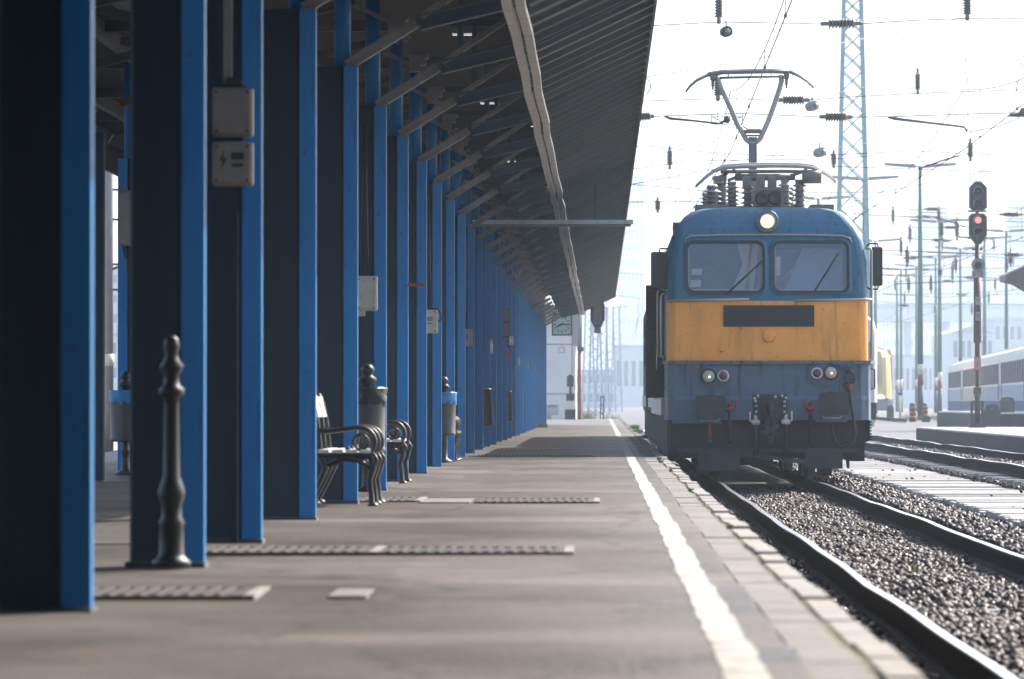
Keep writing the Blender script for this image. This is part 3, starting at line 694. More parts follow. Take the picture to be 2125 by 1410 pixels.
ebox('junction_box', 'dark double junction box with a light conduit on a far blue column', p.x, q.x, p.z, q.z, d, 'box_dark', stack=2, cable=[[(p.x + .06, d + .05, q.z), (p.x + .03, d + .05, q.z + .08), (p.x + .03, d + .05, 3.5)], [(p.x + .08, d + .05, p.z), (p.x + .03, d + .05, p.z - .15), (p.x + .03, d + .05, .1)]])
d = 54.35; p = P(242, 510, d); q = P(292, 394, d)
bB = ebox('junction_box', 'tall plain grey cabinet box with dangling cables on the second-row column', p.x, q.x, p.z, q.z, d, 'box_grey', depth=.14,
     cable=[[(p.x + .06, d + .05, p.z), (p.x + .08, d + .05, p.z - .12), (p.x + .14, d + .05, p.z - .17), (p.x + .2, d + .05, p.z - .1), (p.x + .22, d + .05, p.z)],
            [(p.x + .1, d + .05, p.z), (p.x + .12, d + .05, p.z - .3), (p.x + .16, d + .05, p.z - .5)], [(p.x + .22, d + .06, q.z), (p.x + .22, d + .06, q.z + .6)]])
for k, (px, py0, py1, d, mm, lab) in enumerate(((1020, 735, 706, 86.7, 'sign_white', 'slim white plate with dark screws on a blue column'), (1061, 716, 698, 106.8, 'sign_white', 'square white plate on a bracket beside the dark double box'),
        (1052.5, 750, 726, 102, 'sign_red', 'slim reddish plate below the dark double box'), (1077, 760, 742, 117.6, 'box_cream', 'slim cream plate on a far blue column, second from the end group'),
        (1095, 768, 750, 133, 'box_grey', 'tiny slim grey plate, second from the end of the row'), (1110, 774, 757, 149, 'box_grey', 'tiny slim grey plate on the last lit columns'))):
    p, q = P(px, py0, d), P(px, py1, d)
    s = MB(); wv = .026 if k != 1 else .05; s.box(p.x - wv * 1, p.x + wv, d - .02, d + .01, p.z, q.z, bev=.004)
    s.lathe([(.012, 0), (.012, .004)], (p.x, d - .026, p.z + .03), 'y', 8, 1); s.lathe([(.012, 0), (.012, .004)], (p.x, d - .026, q.z - .03), 'y', 8, 1)
    if k == 1: s.box(p.x - .14, p.x - .05, d, d + .01, p.z - .1, q.z - .02, 1)
    s.build('wall_plate', [mm, 'seal'], label=lab, cat='plate')
# cable clips / red strap on columns
s = MB(); p = P(845, 592, 50.0); q = P(882, 592, 50.0); s.box(p.x, q.x, 49.86, 49.89, p.z - .018, p.z + .018); s.build('strap', 'red_brown', label='red-brown strap round a blue column', cat='strap')
s = MB()
for px, dd in ((826, 49.9),): pass

# ------------------------------------------------------------------ bollard, bins, benches
def post_profile(): return [(.13, 0), (.13, .025), (.10, .04), (.085, .06), (.08, .2), (.088, .22), (.07, .24), (.068, .30), (.085, .34), (.092, .37), (.075, .41), (.056, .45), (.05, .80), (.054, .84), (.085, .855), (.085, .885), (.056, .90), (.05, .95), (.075, .985), (.08, 1.0), (.05, 1.03), (.042, 1.06), (.055, 1.09), (.045, 1.135), (.02, 1.15)]
s = MB(); px_ = P(355, 0, 24.0).x; s.lathe([(a * .74, b) for a, b in post_profile()], (px_, 24.0, 0), n=20)
s.build('bollard', 'iron', label='black cast-iron bollard with rounded finial in front of the second column', cat='bollard')
def bin_thing(x, y, label, bagm, s_=1.0, bodym='iron_grey', z_off=0):
    b = thing('litter_bin', label, 'litter bin', (x, y, 0), 'post-mounted litter bins')
    s = MB(); s.lathe([(.12, 0), (.12, .02), (.085, .04), (.05, .06), (.045, .25), (.055, .27), (.045, .29), (.042, .34), (.042, .98), (.075, 1.0), (.08, 1.03), (.05, 1.05), (.045, 1.07), (.058, 1.09), (.062, 1.115), (.04, 1.145), (.015, 1.16)], (x, y + .06, 0), n=16); s.build('post', 'iron', b)
    s = MB(); s.lathe([(.15, .37), (.165, .375), (.165, .40), (.158, .41), (.163, .88), (.17, .93)], (x, y, 0), n=28); s.build('body', bodym, b)
    s = MB(); rr = random.Random(int(y)); n = 40; vs = []
    lv = [(.17, .945), (.176, .95), (.178, .93), (.172, .88), (.175, .845), (.168, .80)]
    for k, (r_, h_) in enumerate(lv):
        for j in range(n):
            a = 2 * math.pi * j / n; jr = rr.uniform(-.006, .008) * (1 if k > 1 else .3); jh = rr.uniform(-.03, .03) * (1 if k == len(lv) - 1 else 0)
            vs.append((x + (r_ + jr) * math.cos(a), y + (r_ + jr) * math.sin(a), h_ + jh))
    s.add(vs, [(i * n + j, i * n + (j + 1) % n, (i + 1) * n + (j + 1) % n, (i + 1) * n + j) for i in range(len(lv) - 1) for j in range(n)], 0, True); s.build('bag', bagm, b)
    return b
bin_thing(P(762, 0, 43.2).x, 43.2, 'grey litter bin with black bag behind the front bench', 'bag_black')
bin_thing(P(921, 0, 64.9).x, 64.9, 'grey litter bin with light blue bag beside the far bench', 'bag_blue')
bin_thing(P(258, 0, 54.0).x, 54.0, 'mesh litter bin with blue bag in front of the second-row column', 'bag_blue')
for k, (px, dd, lab) in enumerate(((1005, 85.6, 'dark tapering bin hung on a post, first of two beyond the far bench'), (1053, 107, 'slim dark tapering bin on a post farther along the columns'))):
    x = P(px, 0, dd).x
    b = thing('litter_bin', lab, 'litter bin', (x, dd, 0), 'dark tapering bins'); s = MB(); s.lathe([(.08, 0), (.05, .05), (.04, 1.05), (.05, 1.1), (.02, 1.15)], (x - .06, dd, 0), n=12); s.build('post', 'iron', b)
    s = MB(); s.lathe([(.155 - .06 * k, .40), (.15 - .06 * k, .42), (.085 - .03 * k, 1.0), (.10 - .03 * k, 1.01), (.10 - .03 * k, 1.05), (.05, 1.06)], (x + .03, dd, 0), n=18); s.build('body', 'iron', b)

def bench(x0, y0, length, frames, label):
    b = thing('park_bench', label, 'bench', (x0, y0 + length / 2, 0), 'cast-iron platform benches')
    def arc(cx, cz, r, a0, a1, n=12): return [(cx + r * math.cos(R(a0 + (a1 - a0) * i / n)), cz + r * math.sin(R(a0 + (a1 - a0) * i / n))) for i in range(n + 1)]
    for k in range(frames):
        y = y0 + length * k / (frames - 1); s = MB()
        def T(pts, r): s.tube([(x0 + a, y, c) for a, c in pts], r, 8)
        # x0 is the front of the bench, facing +x; back at -.52
        T([(-.05, .40), (-.03, .30), (-.06, .2), (-.045, .1), (-.04, .03), (-.03, 0)], [.028, .03, .024, .022, .024, .034])     # front leg
        T([(-.46, .42), (-.40, .30), (-.47, .15), (-.53, .04), (-.52, 0)], [.026, .026, .022, .022, .03])                        # back leg
        T([(-.40, .32), (-.28, .37), (-.15, .36), (-.05, .30)], .02)                                                          # under-seat arch
        T([(-.47, .40), (-.3, .395), (-.1, .40), (-.02, .41)], .022)                                                          # seat rail
        T([(-.44, .41), (-.455, .52), (-.47, .66), (-.50, .80), (-.53, .87), (-.555, .88)], .021)                              # back upright
        T([(-.465, .60), (-.40, .585), (-.28, .60), (-.16, .615)] + arc(-.13, .50, .115, 90, -160), .021)                      # arm with scroll
        T(arc(-.13, .50, .06, 200, -130), .014)                                                                               # inner scroll
        T([(-.03, .41), (.0, .36), (-.02, .31), (-.06, .30)], .018)
        s.lathe([(.05, 0), (.04, .015), (.025, .03)], (x0 - .03, y, 0), n=10); s.lathe([(.05, 0), (.04, .015), (.025, .03)], (x0 - .52, y, 0), n=10)
        s.build('side_frame', 'iron', b)
    st = MB()
    for xa in (-.46, -.35, -.24, -.13): st.box(x0 + xa, x0 + xa + .085, y0 - .06, y0 + length + .06, .415, .445, bev=.006)
    st.build('seat', 'wood_white', b)
    bk = MB(); bk.beam((x0 - .55, y0 - .06, .70), (x0 - .55, y0 + length + .06, .70), .03, .0001)
    bk = MB()
    vs = [(-.465, .70), (-.505, .86), (-.53, .855), (-.49, .695)]
    bk.prism([(x0 + a, c) for a, c in vs], y0 - .03, y0 + length + .1); bk_o = bk.build('backrest', 'wood_white', b)
    bl = MB()
    for k in range(frames):
        for dz_ in (.04, .12):
            y = y0 + length * k / (frames - 1); bl.lathe([(.014, 0), (.014, .01)], (x0 - .474 - .04 * dz_ / .16, y, .69 + dz_), (1, 0, .3), 8)
    bl.build('bolt', 'alu', bk_o)
    return b
bench(-1.76, 37.85, 1.25, 3, 'white-boarded black iron bench nearest the camera')
bench(-1.95, 48.2, 1.25, 2, 'black iron bench with scrolled arm just behind the black-bag bin')
bench(-1.98, 66.9, 1.25, 3, 'small distant bench with a curved pale seat behind the blue-bag bin')

# ------------------------------------------------------------------ grass tufts
def tuft(x, y, z, n, h, spread, label=None, seed=1):
    s = MB(); r = random.Random(seed)
    for i in range(n):
        a = r.uniform(0, 6.28); d0 = spread * math.sqrt(r.random()); bx, by = x + d0 * math.cos(a) , y + d0 * math.sin(a) * 2.5
        hh = h * r.uniform(.4, 1); lx, ly = r.uniform(-.5, .5) * hh, r.uniform(-.5, .5) * hh; wv = r.uniform(.004, .009); t = r.uniform(0, 3.14)
        wx, wy = wv * math.cos(t), wv * math.sin(t)
        s.add([(bx - wx, by - wy, z - .02), (bx + wx, by + wy, z - .02), (bx + lx * .5 + wx * .7, by + ly * .5 + wy * .7, z + hh * .65), (bx + lx * .5 - wx * .7, by + ly * .5 - wy * .7, z + hh * .65), (bx + lx, by + ly, z + hh)], [(0, 1, 2, 3), (3, 2, 4)])
    return s
s = MB()
for k, (x, y, n, h, sp) in enumerate(((.826, 66, 60, .05, .03), (.826, 68.5, 50, .05, .03), (.83, 44.5, 40, .035, .03), (.826, 57, 30, .035, .02), (.83, 31, 20, .03, .02), (1.0, 130, 160, .14, .12), (1.05, 150, 160, .16, .15), (1.02, 112, 80, .1, .08), (-1.86, 152, 260, .16, .18), (2.0, 62, 40, .05, .06), (1.45, 36, 50, .06, .05), (2.6, 40, 20, .05, .04))):
    tt = tuft(x, y, pz(x, y) if x < 1 else -.56 if x > 1.2 else -.02, n, h, sp, seed=k + 3); s.add(tt.v, tt.f)
s.build('grass', 'leaf', kind='stuff')
s = MB()
for k, (x, y, n, h, sp) in enumerate(((16, 246, 260, .4, .8), (18.5, 255, 300, .4, 1.2), (21, 262, 300, .35, 1.5), (.5, 236, 200, .5, .5), (-.6, 233, 250, .8, .4), (14, 260, 200, .3, 1.0), (-9, 84, 300, .25, .6))):
    tt = tuft(x, y, gz(x, y), n, h, sp, seed=k + 40); tt.v = [tuple(v) for v in tt.v]; s.add(tt.v, tt.f)
s.build('weeds', 'leaf', kind='stuff')

# ------------------------------------------------------------------ locomotive
LX, LY, LZ = 2.52, 73.0, -.39
def U(px): return LX + (px - 1592) / 137.0
def Wz(py): return LZ + (1000 - py) / 137.0
loco = thing('locomotive', 'blue and yellow electric locomotive with one lit roof headlamp standing at the platform', 'locomotive', (LX, LY + 7.8, LZ))
PROF = [(1.81, 1.535), (2.735, 1.53), (2.88, 1.525), (3.3, 1.515), (3.63, 1.475), (3.86, 1.38), (4.03, 1.25), (4.11, 1.14), (4.155, .95), (4.17, .6)]
def hw(w_):
    for (a, ha), (b, hb) in zip(PROF, PROF[1:]):
        if a <= w_ <= b: return ha + (hb - ha) * (w_ - a) / (b - a)
    return PROF[-1][1]
def rake(w_):
    v = 0.0
    if w_ > 2.735: v += (w_ - 2.735) * .20
    if w_ > 3.66: v += ((w_ - 3.66) / .5) ** 2 * .20
    return v
LV = [1.81, 2.735, 2.88, 3.3, 3.63, 3.72, 3.86, 3.95, 4.03, 4.08, 4.11, 4.155, 4.17]
rings = [(.14, .0), (.075, .018), (.03, .06), (.005, .12), (0, .20), (0, 15.4)]
vs = []; s = MB(); nl = len(LV)
for inset, dv in rings:
    for sg in (-1, 1):
        for w_ in LV:
            vs.append((LX + sg * (hw(w_) - inset), LY + (rake(w_) if dv < 10 else 0) + dv, LZ + w_))
def vi(k, sg, i): return k * 2 * nl + (0 if sg < 0 else nl) + i
BODY, YEL, ROOF = 0, 1, 2
fl = []
for k in range(len(rings) - 1):
    for i in range(nl - 1):
        mi = YEL if (i == 0 and k < 3) else (ROOF if LV[i] >= 4.03 and k > 3 else BODY)
        s.f.append([vi(k, -1, i), vi(k, -1, i + 1), vi(k + 1, -1, i + 1), vi(k + 1, -1, i)]); s.m.append(mi); s.s.append(True)
        s.f.append([vi(k, 1, i), vi(k + 1, 1, i), vi(k + 1, 1, i + 1), vi(k, 1, i + 1)]); s.m.append(mi); s.s.append(True)
    s.f.append([vi(k, -1, nl - 1), vi(k, 1, nl - 1), vi(k + 1, 1, nl - 1), vi(k + 1, -1, nl - 1)]); s.m.append(ROOF); s.s.append(True)
s.v = vs
# front cap: strips with two window openings
WIN = [(U(1427), U(1584)), (U(1606), U(1759))]
for i in range(nl - 1):
    a, b = LV[i], LV[i + 1]; mi = YEL if i == 0 else BODY
    la, lb = hw(a) - .14, hw(b) - .14
    ya, yb = LY + rake(a), LY + rake(b)
    if 2.87 < a < 3.62:
        cuts = [None, WIN[0][0], WIN[0][1], WIN[1][0], WIN[1][1], None]
        for j in (0, 2, 4):
            x0a = LX - la if cuts[j] is None else cuts[j]; x0b = LX - lb if cuts[j] is None else cuts[j]
            x1a = LX + la if cuts[j + 1] is None else cuts[j + 1]; x1b = LX + lb if cuts[j + 1] is None else cuts[j + 1]
            s.add([(x0a, ya, LZ + a), (x1a, ya, LZ + a), (x1b, yb, LZ + b), (x0b, yb, LZ + b)], [(0, 1, 2, 3)], mi)
    else:
        s.add([(LX - la, ya, LZ + a), (LX + la, ya, LZ + a), (LX + lb, yb, LZ + b), (LX - lb, yb, LZ + b)], [(0, 1, 2, 3)], mi, i > 4)
body = s.build('body', ['lo_blue', 'lo_yellow', 'lo_roof'], loco)
def fpt(x, w_, off=0.0): return (x, LY + rake(w_) - off, LZ + w_)
# windows
for k, (xa, xb) in enumerate(WIN):
    cx, cw = (xa + xb) / 2, (2.88 + 3.63) / 2; ww, wh = xb - xa, .75
    n_in = rrect(cx, cw, ww - .03, wh - .03, .10, 6); n_out = rrect(cx, cw, ww + .13, wh + .13, .14, 6)
    n_rim = rrect(cx, cw, ww + .055, wh + .055, .125, 6); n_w = len(n_in)
    s = MB(); vs = [fpt(x, w_, .006) for x, w_ in n_out] + [fpt(x, w_, .03) for x, w_ in n_rim] + [fpt(x, w_, .012) for x, w_ in n_in] + [fpt(x, w_, -.03) for x, w_ in n_in]
    fs = [(r_ * n_w + j, r_ * n_w + (j + 1) % n_w, (r_ + 1) * n_w + (j + 1) % n_w, (r_ + 1) * n_w + j) for r_ in range(3) for j in range(n_w)]
    s.add(vs, [f[::-1] for f in fs], 0, False)
    for q in range(len(fs)):
        s.m[q] = 1 if q < n_w else 0
    wo = s.build('window', ['rubber', 'lo_blue'], loco)
    s = MB(); s.add([fpt(x, w_, -.012) for x, w_ in n_in], [list(range(n_w))[::-1]]); s.build('pane', 'glass', wo)
    s = MB(); s.tube([fpt(x, w_, .0) for x, w_ in rrect(cx, cw, ww - .02, wh - .02, .10, 6)], .012, 6, closed=True); s.build('seal', 'alu', wo)
# wipers
for (xa, ya, xb, yb) in ((1506, 612, 1581, 541), (1690, 604, 1737, 528)):
    s = MB(); wa, wb = (1000 - ya) / 137, (1000 - yb) / 137
    s.tube([fpt(U(xa), wa, .02), fpt(U(xa), wa, .05), fpt(U(xb), wb, .035)], [.012, .012, .007], 6)
    dx, dw = (U(xb) - U(xa)), wb - wa
    s.beam(fpt(U(xa) + dx * .35 + .01, wa + dw * .35, .03), fpt(U(xb) + dx * .04 + .01, wb + dw * .04, .02), .02, .012)
    s.build('wiper', 'rubber', loco)
# cab interior
s = MB()
s.box(LX - 1.40, LX + 1.40, LY + 2.0, LY + 2.05, LZ + 1.9, LZ + 4.0, 0)
s.box(LX - 1.40, LX + 1.40, LY + .25, LY + .7, LZ + 1.9, LZ + 2.84, 1)
s.box(LX - 1.40, LX + 1.40, LY + .5, LY + 2.0, LZ + 3.8, LZ + 3.84, 0)
s.box(LX + .02, LX + .5, LY + 1.5, LY + 1.98, LZ + 1.9, LZ + 3.55, 2)
s.box(LX - 1.2, LX - .75, LY + 1.1, LY + 1.25, LZ + 2.3, LZ + 3.35, 1, bev=.05)
s.box(LX + .62, LX + 1.08, LY + 1.1, LY + 1.25, LZ + 2.3, LZ + 3.30, 1, bev=.05)
s.prism([(LX - .55 + .0, LZ + 2.84), (LX - .2, LZ + 2.84), (LX - .1, LZ + 3.7), (LX - .45, LZ + 3.7), (LX - .36, LZ + 3.3)], LY + .60, LY + .64, 2)
s.prism([(U(1632), LZ + 2.93), (U(1752), LZ + 2.93), (U(1752), LZ + 3.55), (U(1668), LZ + 3.55)], LY + .62, LY + .66, 3)  # blue-grey panel added to imitate sky reflected in the right windscreen
s.box(LX - 1.16, LX - 1.0, LY + .28, LY + .36, LZ + 2.95, LZ + 3.06, 2); s.box(LX - 1.14, LX - .98, LY + .3, LY + .37, LZ + 3.14, LZ + 3.23, 2)
s.build('cab_interior', ['cab', 'cab_dark', 'cab_light', 'cab_blue'], loco)
s = MB()
for xa, xb in WIN: s.box(xa + .05, xb - .05, LY + .12, LY + .17, LZ + 2.86, LZ + 2.915)
s.build('sill_strip', 'box_cream', loco)
s = MB(); s.box(U(1611), U(1620), LY + .22, LY + .3, LZ + 3.12, LZ + 3.42, bev=.01); s.build('cab_handset', 'box_cream', loco)
s = MB(); s.tube([(U(1622), LY + .35, LZ + 3.05), (U(1650), LY + .4, LZ + 3.25), (U(1685), LY + .42, LZ + 3.46), (U(1708), LY + .42, LZ + 3.53)], .012, 6); s.build('cab_cable', 'box_grey', loco)
# trims
s = MB()
for xa, xb in ((1383, 1552), (1641, 1808)):
    s.tube([(U(xa), LY + .10, Wz(626)), (U(xa + 14), LY - .045, Wz(625)), (U(xb - 14 if xb > 1700 else xb), LY - .045, Wz(622)), (U(xb), LY + (.10 if xb > 1700 else -.01), Wz(622))], .020, 8)
s.build('rail_trim', 'trim', loco)
s = MB()
pts = [fpt(U(1421), 3.62, .015), fpt(U(1424), 3.69, .02), fpt(U(1436), 3.725, .025), fpt(U(1500), 3.74, .03), fpt(U(1592), 3.745, .03), fpt(U(1690), 3.74, .03), fpt(U(1748), 3.725, .025), fpt(U(1764), 3.69, .02), fpt(U(1768), 3.62, .015)]
s.tube(pts, .014, 6); s.build('rain_gutter', 'trim', loco)
# belt ledge, skirt
s = MB(); s.prismz([(U(1376), LY + .2), (U(1386), LY - .05), (U(1400), LY - .09), (U(1790), LY - .09), (U(1806), LY - .05), (U(1817), LY + .2), (U(1817), LY + 2), (U(1376), LY + 2)], Wz(756), Wz(749)); s.build('belt_ledge', 'lo_skirt', loco)
s = MB()
prof_ = [(1.80, -.03), (1.30, -.05), (1.24, -.075), (.93, -.075)]
n = len(prof_); vs = []
for w_, dv in prof_:
    vs += [(LX - 1.545, LY + 1.2, LZ + w_), (LX - 1.545, LY + .18, LZ + w_), (LX - 1.50, LY + dv + .07, LZ + w_), (LX - 1.40, LY + dv, LZ + w_), (LX + 1.42, LY + dv, LZ + w_), (LX + 1.53, LY + dv + .07, LZ + w_), (LX + 1.575, LY + .18, LZ + w_), (LX + 1.575, LY + 1.2, LZ + w_)]
s.add(vs, [((r_ + 1) * 8 + j, (r_ + 1) * 8 + j + 1, r_ * 8 + j + 1, r_ * 8 + j) for r_ in range(n - 1) for j in range(7)], 0, False)
s.box(LX - 1.44, LX - .70, LY - .073, LY - .02, LZ + .88, LZ + .929); s.box(LX + .72, LX + 1.2, LY - .073, LY - .02, LZ + .90, LZ + .929)
s.build('skirt', 'lo_skirt', loco)
s = MB(); s.box(LX - 1.54, LX + 1.57, LY + 1.2, LY + 15.4, LZ + 1.0, LZ + 1.80); s.build('side_sill', 'lo_skirt', loco)
# headlamp on the roof
s = MB(); hx, hz_ = U(1593), Wz(459); hy = LY + rake(3.95) - .12
s.lathe([(.135, 0), (.165, -.005), (.175, .02), (.178, .08), (.175, .3)], (hx, hy, hz_), 'y', 28); s.lathe([(.105, -.012), (.128, -.016), (.135, .0), (.10, .05)], (hx, hy, hz_), 'y', 28)
hd = s.build('headlamp', 'lo_roof', loco)
s = MB(); s.lathe([(.001, .0), (.06, .002), (.102, .012), (.102, .02)], (hx, hy - .03, hz_), 'y', 24); s.build('lens', 'lamp_on', hd)
s = MB(); s.lathe([(.104, 0), (.104, -.02), (.118, -.02), (.118, 0)], (hx, hy - .012, hz_), 'y', 28); s.build('bezel', 'alu', hd)
s = MB(); s.box(U(1584), U(1602), hy + .02, hy + .2, hz_ + .17, hz_ + .21); s.build('bracket', 'lo_roof', hd)
# blank plate and cover
s = MB(); s.box(U(1501), U(1689), LY - .022, LY - .001, Wz(678.5), Wz(634.5)); s.build('number_plate', 'lo_black', loco)
s = MB(); cx, cz = U(1595), Wz(698)
s.lathe([(.075, 0), (.095, .03), (.10, .07)], (cx, LY - .07, cz), 'y', 20); s.box(cx - .10, cx + .10, LY - .02, LY - .001, cz + .02, cz + .12)
s.box(cx - .012, cx + .012, LY - .09, LY - .07, cz - .10, cz + .02)
s.build('socket_cover', 'lo_yellow', loco)
# lamp clusters
for (xa, xb, y0_, y1_, xw, xr, yw, yr) in ((1452, 1520, 762, 803, 1470, 1500, 781.5, 780.5), (1675, 1743, 757, 797, 1723, 1694, 774, 775.5)):
    s = MB(); cx, cz = (U(xa) + U(xb)) / 2, (Wz(y0_) + Wz(y1_)) / 2
    s.prism(rrect(cx, cz, U(xb) - U(xa), Wz(y0_) - Wz(y1_), (Wz(y0_) - Wz(y1_)) / 2 - .002, 8), LY - .075, LY - .03)
    cl = s.build('lamp_cluster', 'lo_skirt', loco)
    for x_, y_, rad, m_, in ((xw, yw, .098, 'lens_clear'), (xr, yr, .070, 'lens_red')):
        s = MB(); o_ = (U(x_), LY - .076, Wz(y_)); s.lathe([(rad + .022, 0), (rad + .022, -.02), (rad + .004, -.036), (rad - .004, -.025)], o_, 'y', 24); s.build('lamp_ring', 'alu' if m_ == 'lens_red' else 'rubber', cl)
        s = MB(); s.lathe([(rad, 0), (rad, -.02), (rad * .75, -.035), (rad * .4, -.042), (.001, -.045)], o_, 'y', 24); s.build('lens', m_, cl)
        if m_ == 'lens_clear':
            s = MB(); s.lathe([(.016, 0), (.001, -.012)], (o_[0] + .01, o_[1] - .046, o_[2] - .01), 'y', 10); s.build('lens_glint', 'warm_glint', cl)
for px, py in ((1437, 762), (1752, 755)):
    s = MB(); x, z = U(px), Wz(py); s.prism([(x - .085, z - .03), (x - .06, z - .05), (x + .06, z - .05), (x + .085, z - .03), (x + .085, z + .04), (x - .085, z + .04)], LY - .08, LY - .04)
    mb = s.build('marker_bracket', 'lo_skirt', loco)
    s = MB(); s.box(x - .035, x + .035, LY - .085, LY - .08, z - .035, z + .03); s.build('marker_plate', 'red_brown', mb)
# buffers
for xa, xb, ya, yb in ((1441, 1504, 821, 869), (1694, 1757, 815, 863)):
    s = MB(); cx, cz = (U(xa) + U(xb)) / 2, (Wz(ya) + Wz(yb)) / 2
    bx, bz = (U(xb) - U(xa)) * .985, (Wz(ya) - Wz(yb)) * .985
    s.prism(rrect(cx, cz, bx, bz, .05), LY - .62, LY - .59); s.prism(rrect(cx, cz, bx * .9, bz * .9, .05), LY - .635, LY - .621)
    bf = s.build('buffer', 'buffer', loco)
    s = MB(); s.lathe([(.11, 0), (.11, .3), (.15, .31), (.15, .52), (.19, .525), (.19, .55)], (cx, LY - .59, cz), 'y', 20); s.build('shaft', 'lo_dark', bf)
    s = MB(); x0_, x1_ = cx - .15, cx + .14; zz = cz - bz / 2
    s.tube([(x0_, LY - .2, zz + .0), (x0_ + .02, LY - .2, zz - .04), (x1_ - .02, LY - .2, zz - .04), (x1_, LY - .2, zz)], .009, 6); s.build('step_loop', 'alu', bf)
# coupler
s = MB(); s.box(U(1561), U(1632), LY - .10, LY - .074, Wz(872), Wz(819), bev=.006); s.box(U(1566), U(1627), LY - .115, LY - .10, Wz(845), Wz(838)); cpl = s.build('coupler_plate', 'lo_dark2', loco)
for px, py in ((1565, 827), (1572, 822), (1568, 843), (1568, 855), (1566, 864), (1622, 822), (1630, 826), (1627, 834), (1627, 843), (1627, 855), (1631, 862), (1567, 833), (1608, 824)):
    s = MB(); s.lathe([(.022, 0), (.022, -.016), (.01, -.017), (.01, -.012)], (U(px), LY - .10, Wz(py)), 'y', 8); s.build('bolt', 'alu', cpl)
s = MB(); x = U(1597)
s.tube([(x, LY - .1, Wz(838)), (x, LY - .34, Wz(840)), (x, LY - .42, Wz(850)), (x, LY - .38, Wz(862)), (x, LY - .3, Wz(858))], [.05, .05, .04, .035, .02], 10)
s.box(x - .10, x + .10, LY - .24, LY - .20, Wz(898), Wz(852), bev=.02); s.box(x - .08, x - .03, LY - .34, LY - .27, Wz(905), Wz(845)); s.box(x + .03, x + .08, LY - .34, LY - .27, Wz(905), Wz(845))
s.lathe([(.035, 0), (.035, .26)], (x - .13, LY - .30, Wz(886)), 'x', 10); s.box(x - .15, x + .1, LY - .33, LY - .29, Wz(900), Wz(893))
s.tube([(x - .02, LY - .3, Wz(905)), (x - .03, LY - .3, Wz(920)), (x + .03, LY - .3, Wz(920)), (x + .02, LY - .3, Wz(905))], .02, 8)
s.build('coupling_hook', 'lo_dark2', loco)
# brake cocks and hoses
for px, py, m_, sg in ((1513, 850, 'cock_red', 1), (1680, 848, 'cock_red', -1), (1567, 877, 'cock_white', -1), (1629, 876, 'cock_white', 1)):
    x, z = U(px), Wz(py); s = MB()
    s.tube([(x, LY - .08, z + .05), (x, LY - .16, z + .03), (x, LY - .18, z - .05)], [.035, .04, .034], 10)
    s.lathe([(.03, -.065), (.036, -.06), (.036, .06), (.03, .065)], (x, LY - .17, z), 'x', 10)
    s.lathe([(.022, 0), (.03, .02), (.018, .06)], (x, LY - .17, z + .04), 'z', 10)
    hs_ = sg * .09
    s.tube([(x + hs_ * .6, LY - .19, z + .01), (x + hs_, LY - .2, z + .02), (x + hs_, LY - .2, z + (.14 if m_ == 'cock_red' else .16))], [.014, .014, .017], 8)
    ck = s.build('brake_cock', m_, loco)
    s = MB(); s.tube([(x, LY - .18, z - .04), (x, LY - .24, z - .2), (x + .01, LY - .24, z - .4), (x + .015 * sg, LY - .2, z - .5)], [.032, .03, .03, .034], 10); s.build('hose', 'cable', ck)
# jumper cable
s = MB(); x, z = U(1762), Wz(790)
s.box(x - .07, x + .07, LY - .19, LY - .06, z - .05, z + .10, bev=.02); s.lathe([(.05, 0), (.06, .03), (.05, .08)], (x, LY - .13, z + .09), 'z', 12); s.box(x - .09, x + .09, LY - .17, LY - .09, z + .0, z + .03)
jc = s.build('jumper_socket', 'lo_dark2', loco)
s = MB(); s.lathe([(.055, 0), (.05, -.05), (.03, -.13)], (x - .01, LY - .13, z - .05), 'z', 12); s.build('jumper_plug', 'cock_red', jc)
s = MB(); c_ = [(1761, 812), (1764, 840), (1769, 868), (1773, 895), (1768, 915), (1755, 926), (1742, 929), (1731, 918), (1726, 900), (1724, 878)]
s.tube([(U(a), LY - .16, Wz(b)) for a, b in c_], .024, 8); s.build('jumper_cable', 'cable', jc)
# underframe, plough, wheels
s = MB(); s.box(LX - 1.48, LX + 1.40, LY + .02, LY + .5, LZ + .46, LZ + .92); s.box(LX - 1.3, LX + 1.3, LY + .5, LY + 14.8, LZ + .35, LZ + 1.0)
s.box(LX - 1.50, LX - 1.30, LY + .6, LY + 14.8, LZ + .3, LZ + .98); s.box(LX + 1.30, LX + 1.50, LY + .6, LY + 14.8, LZ + .3, LZ + .98)
s.box(LX - 1.1, LX - .35, LY - .02, LY + .02, LZ + .52, LZ + .88); s.box(LX + .3, LX + 1.0, LY - .02, LY + .02, LZ + .52, LZ + .88)
s.build('underframe', 'lo_dark', loco)
s = MB(); s.box(LX - 1.36, LX + 1.34, LY - .16, LY - .08, LZ + .44, LZ + .50); s.box(LX - 1.05, LX - .42, LY - .12, LY - .10, LZ + .16, LZ + .44); s.box(LX + .56, LX + 1.13, LY - .12, LY - .10, LZ + .20, LZ + .44)
s.beam((LX - .5, LY - .1, LZ + .44), (LX + .56, LY - .1, LZ + .30), .05, .06)
s.build('snow_plough', 'lo_dark2', loco)
s = MB()
s.box(LX + 1.0, LX + 1.40, LY + .1, LY + .4, LZ + .36, LZ + .58); s.box(LX + 1.20, LX + 1.24, LY + .0, LY + .05, LZ + .20, LZ + .44)
s.prism([(LX + 1.17, LZ + .44), (LX + 1.25, LZ + .44), (LX + 1.235, LZ + .22), (LX + 1.215, LZ + .20), (LX + 1.195, LZ + .22)], LY - .02, LY + .0)
s.prism([(LX + .9, LZ + .90), (LX + 1.56, LZ + .94), (LX + 1.56, LZ + .62), (LX + 1.40, LZ + .55), (LX + 1.0, LZ + .52)], LY + .25, LY + .3)
